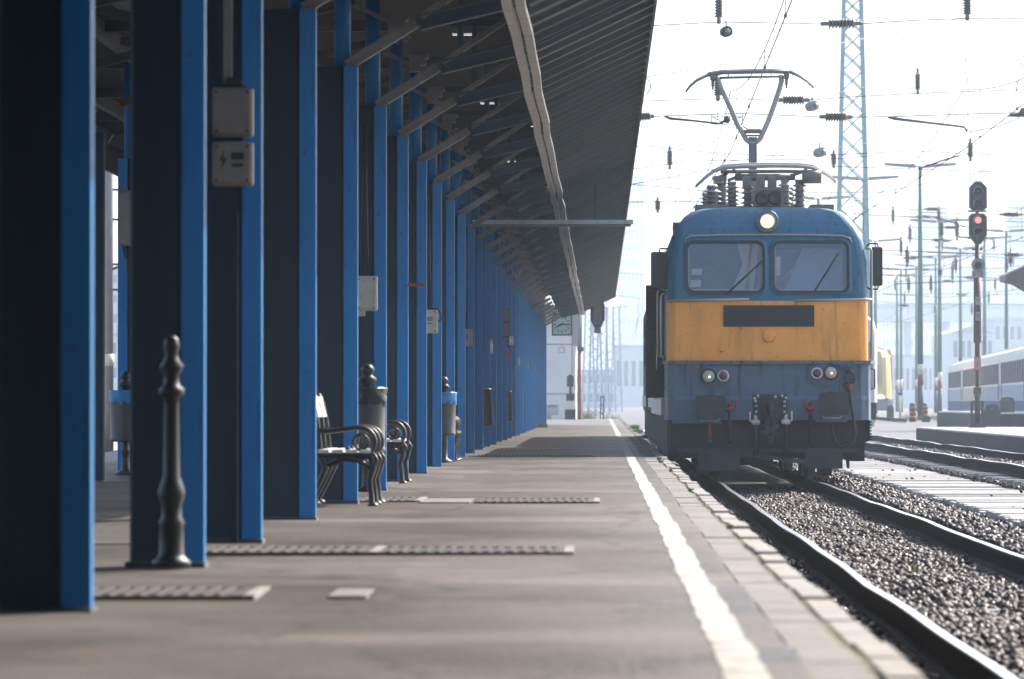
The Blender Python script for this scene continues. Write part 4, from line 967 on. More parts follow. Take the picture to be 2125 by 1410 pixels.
for q in range(7): s.box(LX + 1.56, LX + 1.585, LY + .2, LY + .3, LZ + .62 + q * .045, LZ + .645 + q * .045)
s.build('step_box', 'lo_dark', loco)
for yy in (2.4, 4.7, 11.0, 13.3):
    s = MB()
    for sx in (-1, 1):
        s.lathe([(.2, -.06), (.52, -.065), (.59, -.06), (.59, .04), (.63, .05), (.63, .08), (.2, .085)], (LX + sx * .75, LY + yy, LZ + .60), (-sx, 0, 0), 36)
    s.lathe([(.09, -.7), (.09, .7)], (LX, LY + yy, LZ + .60), 'x', 14)
    s.build('wheelset', 'lo_dark2', loco)
for sx, px in ((-1, 1460), (1, 1713)):
    s = MB(); s.box(U(px) - .10, U(px) + .12, LY + .6, LY + .7, LZ + .08, LZ + .46); s.build('guard_iron', 'lo_dark', loco)
# lower left small parts behind the plough: red pipe, hose with blue tip
s = MB(); x = U(1472); s.tube([(x, LY - .06, LZ + .9), (x, LY - .07, LZ + .75), (x + .01, LY - .06, LZ + .64)], [.02, .035, .03], 8); s.build('drain_pipe', 'red_brown', loco)
s = MB(); s.lathe([(.022, 0), (.022, .05)], (U(1473), LY - .06, LZ + .58), 'z', 10); s.build('pipe_tip', 'bag_blue', loco)
# mirrors
for xa, xb, ya, yb, inner in ((1351, 1385, 599, 522, 1), (1808, 1833, 593, 512, -1)):
    s = MB(); s.box(U(xa), U(xb), LY + .28, LY + .42, Wz(ya), Wz(yb), bev=.02); mr = s.build('mirror', 'lo_dark2', loco)
    s = MB(); xi = U(xb) if inner == 1 else U(xa); e = inner * .07
    for z_ in (Wz(yb) + .05, Wz(ya) - .05):
        zc = Wz(yb) if z_ > Wz(560) else Wz(ya)
        s.tube([(xi - inner * .12, LY + .35, zc), (xi - inner * .11, LY + .35, z_), (xi + e * .2, LY + .35, z_), (xi + e, LY + .35, z_ - .05 * (1 if z_ > Wz(560) else -1))], .013, 6)
    s.build('mirror_arm', 'lo_dark', mr)
# hand rails, open door plate, side details
for px, ya, yb, v in ((1379, 744, 610, .22), (1803, 744, 515, .24), (1373, 740, 600, .8)):
    s = MB(); x = U(px); sg = 1 if px > 1600 else -1
    s.tube([(x - sg * .05, LY + v, Wz(ya)), (x + sg * .03, LY + v, Wz(ya)), (x + sg * .05, LY + v, Wz(ya - 6)), (x + sg * .05, LY + v, Wz(yb + 6)), (x + sg * .03, LY + v, Wz(yb)), (x - sg * .05, LY + v, Wz(yb))], .02, 8); s.build('handrail', 'trim', loco)
for px in (1381, 1812):
    s = MB(); x = U(px); sg = 1 if px > 1600 else -1
    s.tube([(x - sg * .05, LY + .25, Wz(810)), (x + sg * .03, LY + .25, Wz(806)), (x + sg * .03, LY + .25, Wz(768)), (x - sg * .05, LY + .25, Wz(764))], .012, 6); s.build('grab_handle', 'lo_dark', loco)
s = MB(); s.box(LX - 1.83, LX - 1.54, LY + 1.10, LY + 1.14, LZ + 1.27, LZ + 3.0, bev=.01); dr = s.build('door', 'lo_dark2', loco)
s = MB(); s.box(LX - 1.80, LX - 1.60, LY + 1.08, LY + 1.099, LZ + 2.3, LZ + 2.9); s.build('door_panel', 'lo_black', dr)
s = MB(); s.tube([(LX - 1.66, LY + 1.09, LZ + 1.7), (LX - 1.66, LY + 1.05, LZ + 1.72), (LX - 1.66, LY + 1.05, LZ + 2.0), (LX - 1.66, LY + 1.09, LZ + 2.02)], .012, 6); s.build('handle', 'alu', dr)
s = MB()
for k in range(5): s.box(LX - 1.57, LX - 1.55, LY + 2.5 + k * 2.4, LY + 4.3 + k * 2.4, LZ + 2.6, LZ + 3.3)
s.build('side_grille', 'lo_dark2', loco)
s = MB(); s.box(LX - 1.60, LX - 1.555, LY + .9, LY + 15.2, LZ + 1.0, LZ + 1.25); s.build('side_stripe', 'coach_white', loco)
# roof gear
def insul(s, o, h, r, n, ax='z'):
    prof = [(r * .5, 0)]
    for k in range(n):
        b = h * (k + .15) / n; prof += [(r * .5, b), (r, b + h / n * .12), (r * .95, b + h / n * .2), (r * .5, b + h / n * .62)]
    prof += [(r * .5, h), (r * .45, h * 1.03)]
    s.lathe(prof, o, ax, 14)
dF = 76.0
def Q(px, py, d=dF): return P(px, py, d)
for px, y0_, y1_, r, n, d in ((1478, 432, 392, .16, 4, 75), (1497, 424, 372, .15, 4, 77), (1519, 428, 384, .13, 5, 76), (1551, 426, 384, .11, 4, 76), (1629, 424, 378, .13, 4, 77.5), (1659, 430, 380, .13, 5, 76), (1640, 428, 396, .10, 4, 79), (1465, 432, 408, .1, 3, 75.5)):
    a, b = Q(px, y0_, d), Q(px, y1_, d); s = MB(); insul(s, a, b.z - a.z, r, n); s.lathe([(r * .7, -.08), (r * .7, 0)], a, 'z', 12); s.lathe([(r * .55, 0), (r * .55, .05)], b, 'z', 12); s.build('insulator', 'porcelain', loco)
s = MB(); p, q = Q(1563, 432), Q(1622, 393); s.box(p.x, q.x, dF - .3, dF + .3, p.z, q.z, bev=.02); s.box(p.x - .02, p.x + .02, dF - .34, dF - .3, p.z - .08, q.z); s.box(q.x - .02, q.x + .02, dF - .34, dF - .3, p.z - .08, q.z); s.box(p.x, q.x, dF - .33, dF - .3, q.z - .03, q.z + .02)
hbx = s.build('roof_box', 'pant', loco)
for px in (1580, 1606):
    o_ = Q(px, 414); s = MB(); s.lathe([(.10, 0), (.11, -.03), (.08, -.05), (.05, -.03), (.001, -.03)], (o_.x, dF - .3, o_.z), 'y', 20); s.build('horn', 'lo_dark2', hbx)
s = MB(); p, q = Q(1440, 433, 75), Q(1745, 425, 75); 
s.box(Q(1443, 0, 75).x, Q(1512, 0, 75).x, 74.6, 75.6, Q(0, 433, 75).z - .06, Q(0, 427, 75).z); s.build('roof_hatch', 'pant', loco); s = MB(); s.box(Q(1680, 0, 75).x, Q(1728, 0, 75).x, 74.6, 75.6, Q(0, 431, 75).z - .08, Q(0, 427, 75).z); s.build('roof_hatch', 'pant', loco)
s = MB()
s.box(Q(1490, 0, 77).x, Q(1665, 0, 77).x, 76.6, 77.4, Q(0, 436, 77).z - .05, Q(0, 430, 77).z)
s.box(LX - .5, LX + .6, LY + 4.5, LY + 7.0, LZ + 4.1, LZ + 4.32); s.build('roof_walkway', 'pant', loco)
# lowered pantograph
s = MB()
for dy, yo in ((-.12, 0), (.16, -6)):
    d = dF + dy
    pts = [(1443, 390), (1462, 372), (1480, 358), (1500, 349), (1540, 346), (1600, 345), (1660, 346), (1685, 349), (1705, 358), (1722, 368), (1735, 381)]
    s.tube([Q(a, b + yo * .6, d) for a, b in pts], [.012, .016, .018, .028, .028, .028, .028, .026, .018, .016, .012], 8)
s.build('pan_head', 'pant_light', loco)
s = MB()
s.tube([Q(1495, 357), Q(1530, 357), Q(1620, 356), Q(1675, 356)], .03, 8); s.tube([Q(1525, 369), Q(1650, 368)], .055, 10)
for a, b, c_, e in ((1505, 350, 1505, 380), (1520, 352, 1540, 368), (1672, 350, 1672, 382), (1640, 366, 1672, 355), (1510, 375, 1540, 364), (1483, 372, 1510, 360)): s.beam(Q(a, b), Q(c_, e), .05, .05)
s.lathe([(.11, 0), (.11, .3)], (Q(1664, 0).x, dF - .1, Q(0, 368).z), 'x', 14)
for a in (1550, 1578, 1602): o_ = Q(a, 375); s.box(o_.x - .07, o_.x + .07, dF - .1, dF + .1, o_.z - .12, o_.z + .06, bev=.02)
s.box(Q(1480, 0).x, Q(1500, 0).x, dF - .08, dF + .08, Q(0, 378).z, Q(0, 366).z)
s.build('pan_frame', 'pant', loco)
# raised pantograph
dR = 82.4
s = MB(); x = Q(1562, 0, dR).x; z0_, z1_ = Q(0, 425, dR).z, Q(0, 285, dR).z
s.box(x - .055, x + .055, dR - .04, dR + .04, z0_, z1_); s.box(x - .07, x - .056, dR - .05, dR + .05, z0_, z1_); s.box(x + .056, x + .07, dR - .05, dR + .05, z0_, z1_)
pl = s.build('pan_lower_arm', 'pant', loco)
s = MB(); c_ = [(1488, 158), (1489, 166), (1498, 186), (1514, 220), (1532, 262), (1540, 274), (1548, 290), (1556, 296), (1563, 297), (1570, 295), (1578, 288), (1585, 272), (1593, 255), (1606, 220), (1618, 184), (1622, 168), (1620, 156)]
s.tube([Q(a, b, dR) for a, b in c_], [.045] * 17, 10); s.tube([Q(1492, 178, dR), Q(1520, 240, dR), Q(1538, 272, dR)], .012, 6); s.build('pan_upper_arm', 'pant_light', loco)
s = MB(); s.beam(Q(1540, 274, dR), Q(1586, 274, dR), .05, .06); s.beam(Q(1547, 282, dR), Q(1580, 282, dR), .03, .03); s.box(x - .1, x + .1, dR - .1, dR + .1, Q(0, 277, dR).z, Q(0, 269, dR).z); s.beam(Q(1576, 268, dR), Q(1576, 275, dR), .04, .04); s.beam(Q(1541, 262, dR), Q(1556, 272, dR), .02, .02); s.build('pan_knuckle', 'pant', loco)
s = MB()
for dy, yo in ((-.15, 0), (.18, -2)):
    d = dR + dy
    s.tube([Q(a, b + yo, d) for a, b in [(1470, 156), (1500, 151), (1560, 149.5), (1600, 149), (1638, 150)]], .035, 8)
    s.tube([Q(a, b + yo, d) for a, b in [(1423, 192), (1432, 180), (1446, 168), (1470, 156)]], [.012, .018, .02, .024], 8)
    s.tube([Q(a, b + yo, d) for a, b in [(1638, 150), (1660, 160), (1675, 170), (1689, 184)]], [.024, .02, .018, .012], 8)
s.tube([Q(1490, 162, dR), Q(1622, 159, dR)], .022, 8)
for a, b in ((1479, 156), (1632, 153)):
    s.box(Q(a - 5, 0, dR).x, Q(a + 5, 0, dR).x, dR - .2, dR + .2, Q(0, b + 10, dR).z, Q(0, b, dR).z); s.beam(Q(a, b + 8, dR), Q(a, b + 31, dR), .03, .03); s.beam(Q(a, b + 10, dR), Q(a, b + 24, dR), .05, .05)
for a in (1512, 1600): s.beam(Q(a, 150, dR), Q(a, 162, dR), .02, .02)
s.build('pan_head', 'pant', loco)
s = MB()
for sx in (-.4, .4):
    insul(s, (x + sx, dR - .3, LZ + 4.15), .35, .12, 3)
s.build('insulator', 'porcelain', loco)

# ------------------------------------------------------------------ coaches behind and beside
def coach(name, label, x, y0, L, w_, mats, rz=0, endstyle='flat', zb=-.39, htop=4.05, group=None, front=True):
    c = thing(name, label, 'coach' if 'coach' in name else 'train', (x, y0, zb), group)
    hw_ = w_ / 2; base = Vector((0, 0, 0))
    pr = [(-hw_, 1.0), (-hw_, 3.2), (-hw_ * .93, 3.55), (-hw_ * .75, htop - .18), (-hw_ * .4, htop), (hw_ * .4, htop), (hw_ * .75, htop - .18), (hw_ * .93, 3.55), (hw_, 3.2), (hw_, 1.0)]
    def pt(u, v, z): return (x + u, y0 + v, zb + z)
    s = MB(); n = len(pr); vs = []; 
    lv = [(0, .86), (.12, .95), (.3, 1.0), (L, 1.0)]
    if endstyle == 'round': lv = [(0, .62), (.15, .76), (.5, .9), (1.2, 1.0), (L, 1.0)]
    for v, k in lv:
        for u, z in pr: vs.append(pt(u * (k if endstyle == 'round' else 1 - (1 - k) * .5), v + (max(0, z - 2.2) * .55 if (endstyle == 'round' and v < 1) else 0), 1.0 + (z - 1.0) * (1 if endstyle != 'round' else .93 + .07 * k)))
    for r_ in range(len(lv) - 1):
        for j in range(n - 1):
            mi = 2 if j in (3, 4, 5) or (j in (2, 6)) else 0
            s.f.append([r_ * n + j, r_ * n + j + 1, (r_ + 1) * n + j + 1, (r_ + 1) * n + j]); s.m.append(mi); s.s.append(False)
    s.f.append(list(range(n))[::-1]); s.m.append(0); s.s.append(False)
    s.v = vs
    s.build('body', [mats[0], mats[1], mats[2]], c)
    s = MB(); s.box(x - hw_ * .98, x + hw_ * .98, y0 + .3, y0 + L - .3, zb + .45, zb + .99); s.build('skirt', mats[1], c)
    s = MB()
    for yy in (2.5, 5, L - 5, L - 2.5):
        s = MB(); s.lathe([(.46, -.75), (.46, .75)], (x, y0 + yy, zb + .46), 'x', 16); s.build('wheelset', 'lo_dark', c)
    return c
c1 = coach('passenger_coach', 'dark weathered coach coupled directly behind the locomotive', LX, LY + 16.4, 25.5, 3.02, ('coach_blue', 'lo_dark', 'lo_roof'))
s = MB()
for k in range(9): s.box(LX - 1.525, LX - 1.511, LY + 19 + k * 2.45, LY + 20.6 + k * 2.45, LZ + 2.0, LZ + 3.0)
s.build('side_window', 'coach_glass', c1)
s = MB(); s.tube([(LX - 1.52, LY + 17.2, LZ + 2.0), (LX - 1.66, LY + 17.2, LZ + 1.9), (LX - 1.66, LY + 17.2, LZ + 1.05), (LX - 1.52, LY + 17.2, LZ + .95)], .022, 8); s.build('handrail', 'trim', c1)
s = MB(); s.box(LX - 1.54, LX - 1.511, LY + 16.8, LY + 41.5, LZ + 1.1, LZ + 1.35); s.build('side_stripe', 'coach_white', c1)
for q in range(1):
    c2 = coach('passenger_coach', 'grey-white coach end beside the locomotive on the second track', 7.27, 152, 25, 2.9, ('coach_white', 'lo_dark', 'coach_white'), zb=-.2, htop=3.95)
    s = MB(); s.box(7.27 + .55, 7.27 + .95, 151.97, 151.99, 1.9, 3.0); s.box(7.27 + 1.05, 7.27 + 1.3, 151.97, 151.99, 1.2, 2.7); s.build('end_window', 'win_dark', c2)
    s = MB(); s.lathe([(.2, 0), (.2, .04), (.08, .06), (.08, .5)], (8.1, 151.5, .75), 'y', 14); s.build('buffer', 'lo_dark', c2)
c3 = coach('railcar', 'pale yellow rounded train front with a lit lamp, far beyond the locomotive', 13.75, 252, 30, 3.1, ('train_yellow', 'coach_white', 'train_yellow'), endstyle='round', zb=-.02, htop=3.75)
s = MB(); s.box(13.75 - .95, 13.75 + .72, 252.0, 252.05, 1.75, 2.75); s.build('windscreen', 'coach_blue', c3)
s = MB(); s.box(13.75 - 1.25, 13.75 + 1.25, 251.9, 252.3, .35, 1.0); s.build('bumper', 'wall_grey', c3)
for x in (12.75, 14.62):
    s = MB(); s.lathe([(.17, 0), (.14, -.05), (.001, -.06)], (x, 252.02, .98), 'y', 16); s.build('headlight', 'head_white', c3)
# row of blue and white coaches at the right
A = Vector((21.6, 300, 0)); B = Vector((17.55, 200, 0)); dirv = (A - B).normalized(); ang = math.atan2(-dirv.x, dirv.y)
for k in range(5):
    st = B + dirv * (-26.2 + k * 25.6) + Vector((1.45, 0, 0))
    lab = ['blue and white coach with dark cab end, rightmost of the parked row', 'blue and white coach behind the signal mast, second of the parked row', 'blue and white coach third of the parked row, between green poles', 'blue and white coach fourth of the parked row, fading in haze', 'last blue and white coach of the parked row, palest in the haze'][k]
    c = thing('passenger_coach', lab, 'coach', (st.x, st.y, -.35), 'blue and white coaches parked on the right')
    ox, oy, oz = st.x, st.y, -.35; h = 1.45; L = 25
    s = MB(); pr = [(-h, 1.9), (-h, 3.1), (-h * .9, 3.4), (-h * .6, 3.62), (0, 3.7), (h * .6, 3.62), (h * .9, 3.4), (h, 3.1), (h, 1.9)]
    s.prism([(ox + a, oz + b) for a, b in pr], oy, oy + L)
    for q in range(len(s.f)):
        pass
    s.m = [0 if q < 2 or q in (2 + 0, 2 + 7, 2 + 8) else 1 for q in range(len(s.f))]
    s.build('body', ['coach_white' if k else 'coach_blue', 'coach_roof'], c)
    s = MB(); s.box(ox - h - .01, ox + h + .01, oy - .01, oy + L + .01, oz + 1.2, oz + 1.9); s.build('lower_band', 'coach_pale', c)
    s = MB(); s.box(ox - h, ox + h, oy, oy + L, oz + .35, oz + 1.2); s.build('skirt', 'coach_blue', c)
    if k == 0:
        s = MB(); s.box(ox - h - .02, ox - h - .012, oy + L - .6, oy + L - .3, oz + 1.35, oz + 1.7); s.build('hatch', 'seal', c)
    for q in range(10):
        s = MB(); s.box(ox - h - .015, ox - h + .001, oy + 1.2 + q * 2.3, oy + 2.95 + q * 2.3, oz + 2.0, oz + 2.95); wo = s.build('window', 'coach_glass', c)
        s = MB(); s.box(ox - h - .02, ox - h - .016, oy + 1.2 + q * 2.3, oy + 2.95 + q * 2.3, oz + 2.62, oz + 2.66); s.build('window_bar', 'coach_blue', wo)
    for q in range(4):
        s = MB(); yy = oy + 3 + q * 6; s.box(ox - .25, ox + .25, yy, yy + .9, oz + 3.66, oz + 3.86, bev=.04); s.build('roof_vent', 'coach_roof', c)
    for q in (1, L - 1.9):
        s = MB(); s.box(ox - h - .018, ox - h - .0105, oy + q - .55, oy + q + .15, oz + 1.25, oz + 2.98); s.build('door', 'coach_blue', c)
    for q in (3, L - 5.5):
        s = MB(); s.box(ox - h + .05, ox + h - .05, oy + q, oy + q + 2.6, oz + .0, oz + .34); s.build('bogie', 'lo_dark', c)
    c.rotation_euler = (0, 0, ang)

# ------------------------------------------------------------------ signals, poles, masts
sg = thing('railway_signal', 'tall dark railway signal with a lit red lens on a red-brown mast', 'signal', (P(2027, 0, 148).x, 148, .02))
sx, d = P(2027, 0, 148).x, 148
def S(px, py): return (P(px, 0, d).x, P(0, py, d).z)
def poly(pts): return [S(a, b) for a, b in pts]
up_ = poly([(2023, 378), (2035, 378), (2046, 390), (2046, 432), (2038, 438), (2018, 438), (2011, 432), (2011, 390)])
lo_ = poly([(2016, 445), (2040, 445), (2046, 450), (2046, 488), (2034, 507), (2022, 507), (2010, 488), (2010, 450)])
for pg, nm in ((up_, 'upper_board'), (lo_, 'lower_board')):
    s = MB(); s.prism(pg[::-1], d - .03, d); o_ = s.build(nm, 'sig_dark', sg)
    s = MB(); s.tube([(a, d - .03, b) for a, b in pg], .022, 6, closed=True); s.build('board_rim', 'sig_rim', o_)
    s = MB(); ca = sum(a for a, b in pg) / 8; cb = sum(b for a, b in pg) / 8; s.prism([(ca + (a - ca) * .62, cb + (b - cb) * .8) for a, b in pg][::-1], d - .16, d - .03); s.build('lamp_housing', 'sig_dark', o_)
for k, (py, lit) in enumerate(((398, 0), (424, 0), (458, 1), (482, 0))):
    x, z = S(2028, py)
    s = MB(); n = 14; vs = []
    for j in range(n + 1):
        a = R(-20 + 220 * j / n); vs += [(x + .15 * math.cos(a), d - .16, z + .15 * math.sin(a)), (x + .14 * math.cos(a), d - .38, z + .14 * math.sin(a) - .01)]
    s.add(vs, [(2 * j, 2 * j + 1, 2 * j + 3, 2 * j + 2) for j in range(n)], 0, True); hd_ = s.build('lamp_hood', 'sig_rim', sg)
    s = MB(); s.lathe([(.105, 0), (.09, -.03), (.001, -.05)], (x, d - .162, z), 'y', 18); s.build('lens', 'sig_lit' if lit else 'seal', hd_)
s = MB(); zb, zt = .3, S(0, 378)[1]
s.lathe([(.075, S(0, 745)[1]), (.075, S(0, 505)[1])], (sx, d + .02, 0), n=12, mi=0); s.lathe([(.055, S(0, 505)[1]), (.055, zt - .3)], (sx, d + .05, 0), n=10, mi=1)
s.lathe([(.115, S(0, 712)[1]), (.115, S(0, 577)[1])], (sx, d + .02, 0), n=14, mi=0); s.lathe([(.06, S(0, 803)[1]), (.07, S(0, 745)[1])], (sx, d + .02, 0), n=12, mi=1); s.lathe([(.06, S(0, 880)[1]), (.06, S(0, 803)[1])], (sx, d + .02, 0), n=10, mi=1)
s.build('mast', ['sig_mast', 'sig_dark'], sg)
s = MB()
for py, hwid in ((439, 19), (494, 20), (518, 11)): a, z = S(2027 - hwid, py); b_, _ = S(2027 + hwid, py); s.beam((a, d + .06, z), (b_, d + .06, z), .06, .06)
s.build('cross_arm', 'sig_dark', sg)
s = MB(); x, z = S(2027, 551); s.lathe([(.17, -.22), (.19, -.2), (.19, 0), (.12, .06)], (x, d - .1, z), 'y', 20); s.lathe([(.21, -.23), (.21, -.2)], (x, d - .1, z), 'y', 20); o_ = s.build('round_lamp', 'sig_rim', sg)
s = MB(); s.lathe([(.15, 0), (.001, -.03)], (x, d - .322, z - .02), 'y', 18); s.build('lens', 'seal', o_)
s = MB(); a = S(2015, 577); b_ = S(2039, 562); s.box(a[0], b_[0], d - .16, d - .13, a[1], b_[1]); o_ = s.build('number_plate', 'steel_grey', sg)
s = MB(); text_mesh(s, '613', (a[0] + b_[0]) / 2, d - .163, (a[1] + b_[1]) / 2, .15); s.build('lettering', 'label_ink', o_)
for py0, py1, t, m_ in ((633, 617, 'V', 'steel_grey'), (666, 648, '9', 'steel_grey')):
    s = MB(); a = S(2022.5, py0); b_ = S(2031.5, py1); s.box(a[0], b_[0], d - .12, d - .105, a[1], b_[1]); o_ = s.build('letter_plate', m_, sg)
    s = MB(); text_mesh(s, t, (a[0] + b_[0]) / 2, d - .123, (a[1] + b_[1]) / 2, .16); s.build('lettering', 'label_ink', o_)
s = MB(); a = S(2022.5, 648); b_ = S(2031.5, 633); s.box(a[0], b_[0], d - .118, d - .105, a[1] + .002, b_[1] - .002); s.build('letter_gap', 'sig_dark', sg)
s = MB(); a = S(2019.5, 769); b_ = S(2033.5, 741); s.box(a[0], b_[0], d - .11, d - .09, a[1], b_[1]); s.box(a[0] + .025, b_[0] - .025, d - .112, d - .11, a[1] + .03, b_[1] - .03, 1); o_ = s.build('warning_plate', ['sign_red', 'steel_grey'], sg)
cx, cz = (a[0] + b_[0]) / 2, (a[1] + b_[1]) / 2
s = MB(); s.add([(cx + .035, d - .114, cz + .12), (cx - .05, d - .114, cz - .015), (cx - .005, d - .114, cz - .005), (cx - .03, d - .114, cz - .13), (cx + .05, d - .114, cz + .03), (cx + .005, d - .114, cz + .02)], [(0, 1, 2, 5), (2, 3, 4, 5)]); s.build('bolt_mark', 'red_brown', o_)
s = MB(); a = S(2019, 820); b_ = S(2034, 804); s.box(a[0], b_[0], d - .1, d + .14, a[1], b_[1]); s.prism([S(2020, 804 + 17), S(2033, 821), S(2030, 833), S(2023, 833)][::-1], d - .06, d + .1)
for px in (2015, 2037): a = S(px - 2.5, 885); b_ = S(px + 2.5, 834); s.box(a[0], b_[0], d - .08, d + .12, a[1], b_[1])
a = S(2015, 836); b_ = S(2038, 832); s.box(a[0], b_[0], d - .06, d + .1, a[1], b_[1]); a = S(2009, 888); b_ = S(2043, 879); s.box(a[0], b_[0], d - .25, d + .3, .0, b_[1]); s.build('mast_foot', 'sig_dark', sg)
s = MB()
for px in (2023, 2031): s.beam((*S(px, 0)[:1], d + .1, .1), (S(px, 0)[0], d + .1, S(0, 834)[1]), .05, .05)
s.build('foot_bars', 'sig_dark', sg)
# hanging signal seen from behind
d = 176; hg = thing('hanging_signal', 'dark hexagonal signal hanging from the far end of the canopy', 'signal', (P(1240, 0, d).x, d, P(0, 692, d).z))
def S(px, py): return (P(px, 0, d).x, P(0, py, d).z)
s = MB(); s.prism([S(a, b) for a, b in [(1235, 621), (1246, 621), (1255, 632), (1255, 664), (1247, 680), (1233, 680), (1225, 664), (1225, 632)]], d, d + .06); s.build('board', 'sig_dark', hg)
s = MB(); a, b_ = S(1231, 674), S(1248, 626); s.box(a[0], b_[0], d - .1, d, a[1], b_[1], bev=.04); a, b_ = S(1233, 692), S(1247, 680); s.box(a[0], b_[0], d - .05, d + .05, a[1], b_[1]); s.build('housing', 'box_dark', hg)
s = MB()
for px in (1229.5, 1252): a = S(px, 634); s.box(a[0] - .018, a[0] + .018, d + .07, d + .1, a[1], HE(3.7)); 
s.build('hanger', 'sig_dark', hg)
# yard lamp poles
def lamp_pole(px, ptop, pbase, d, label, lampw=1.6, arms=(-1, 1), green='pole_green', rad=.13):
    x = P(px, 0, d).x; z0_ = gz(x, d) - .1; z1_ = P(0, ptop, d).z
    t = thing('lamp_pole', label, 'lamp pole', (x, d, z0_), 'tall double-armed yard lamp poles')
    H = z1_ - z0_
    s = MB(); s.lathe([(rad * 1.15, 3.0), (rad, H * .6), (rad * .75, H)], (x, d, z0_), n=10); s.build('shaft', green, t)
    s = MB(); s.lathe([(rad * 1.3, 0), (rad * 1.15, 1.9)], (x, d, z0_), n=10); s.lathe([(rad * 1.16, 1.9), (rad * 1.16, 2.45)], (x, d, z0_), n=10, mi=1); s.lathe([(rad * 1.16, 2.45), (rad * 1.15, 3.0)], (x, d, z0_), n=10, mi=2)
    s.build('painted_base', ['pole_dark', 'band_red', 'band_white'], t)
    for a in arms:
        s = MB(); s.beam((x, d, z1_ - .08), (x + a * (.3), d, z1_ - .02), .08, .08); s.prism([(x + a * .25, z1_ - .12), (x + a * (.25 + lampw), z1_ + .02), (x + a * (.25 + lampw), z1_ + .16), (x + a * .25, z1_ + .08)][::a], d - .16, d + .16); s.build('lamp_head', 'lamp_shell', t)
    return t
for px, pt_, pb, d, lab in ((1909, 345, 868, 250, 'green yard lamp pole right of the locomotive, tallest and closest'), (1949, 460, 862, 322, 'green yard lamp pole right of the tallest pole, slimmer'), (1941, 535, 860, 395, 'pale green lamp pole just left of the second pole'),
      (1992, 516, 860, 370, 'green lamp pole left of the railway signal'), (2042, 495, 858, 352, 'green lamp pole right behind the railway signal'), (2087, 480, 858, 345, 'green lamp pole near the right photo edge'),
      (1869, 560, 858, 430, 'faint lamp pole between the train front and the tallest pole, right one'), (1861, 572, 858, 440, 'faint lamp pole between the train front and the tallest pole, left one'), (1901, 552, 858, 425, 'faint lamp pole just left of the tallest pole'),
      (1793, 371, 858, 262, 'lamp pole behind the lattice mast'), (1698, 412, 858, 300, 'lamp pole hidden behind the locomotive roof'), (1816, 500, 858, 380, 'faint lamp pole behind the right mirror'),):
    lamp_pole(px, pt_, pb, d, lab, 1.6 if d < 300 else 1.7, green='pole_green')
# lattice mast
def lattice(name, label, px, d, wb, wt, zt, m_, n, z0_, rad=.05, group=None):
    x = P(px, 0, d).x; t = thing(name, label, 'mast', (x, d, z0_), group)
    def ww(z): return wb + (wt - wb) * (z - z0_) / (zt - z0_)
    legs = [(-1, -1), (1, -1), (1, 1), (-1, 1)]
    for a, b in legs:
        s = MB(); s.beam((x + a * ww(z0_) / 2, d + b * ww(z0_) / 2, z0_), (x + a * ww(zt) / 2, d + b * ww(zt) / 2, zt), rad * 2.6, rad * 2.6); s.build('leg', m_, t)
    s = MB(); zs = [z0_]
    while zs[-1] < zt - .3: zs.append(zs[-1] + ww(zs[-1]) * .95)
    zs[-1] = zt
    for z0b, z1b in zip(zs, zs[1:]):
        for (a, b), (c_, e) in zip(legs, legs[1:] + legs[:1]):
            p0 = (x + a * ww(z0b) / 2, d + b * ww(z0b) / 2, z0b); p1 = (x + c_ * ww(z1b) / 2, d + e * ww(z1b) / 2, z1b)
            p2 = (x + c_ * ww(z0b) / 2, d + e * ww(z0b) / 2, z0b); p3 = (x + a * ww(z1b) / 2, d + b * ww(z1b) / 2, z1b)
            s.beam(p0, p1, rad, rad); s.beam(p2, p3, rad, rad)
    s.build('bracing', m_, t)
    return t
lattice('lattice_mast', 'tall pale teal lattice mast rising above the locomotive', 1769, 200, 1.55, .50, 22, 'mast', 20, -.2, .055)
M['mast_pale'] = mat('hazed_mast_paint', (.5, .55, .6), .6)  # mast colour lightened to imitate haze over the distance
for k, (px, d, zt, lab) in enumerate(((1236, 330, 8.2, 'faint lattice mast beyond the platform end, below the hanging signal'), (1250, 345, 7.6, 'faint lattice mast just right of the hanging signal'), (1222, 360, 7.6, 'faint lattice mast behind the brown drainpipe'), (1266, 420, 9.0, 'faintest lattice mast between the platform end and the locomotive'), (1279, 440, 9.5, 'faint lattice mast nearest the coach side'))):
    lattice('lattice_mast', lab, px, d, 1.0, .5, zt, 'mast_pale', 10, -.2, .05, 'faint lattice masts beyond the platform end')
# catenary pole behind the left gap
s = MB(); x = P(221, 0, 120).x; s.lathe([(.16, -.6), (.13, 12.5)], (x, 120, 0), n=10); tpole = thing('catenary_pole', 'grey pole seen in the bright slit between the left columns', 'pole', (x, 120, -.6)); s.build('shaft', 'lamp_shell', tpole)
s = MB()
for py in (390, 452, 545, 598): z = P(0, py, 120).z; s.beam((x - .5, 120, z), (x + 2.2, 120, z - .15), .05, .05)
s.beam((x - .3, 120, P(0, 575, 120).z), (x + .9, 120, P(0, 530, 120).z), .05, .05)
s.build('bracket_arm', 'wire', tpole)
s = MB(); s.lathe([(.17, P(0, 760, 120).z), (.17, P(0, 735, 120).z)], (x, 120, 0), n=10); s.build('painted_band', 'band_white', tpole)

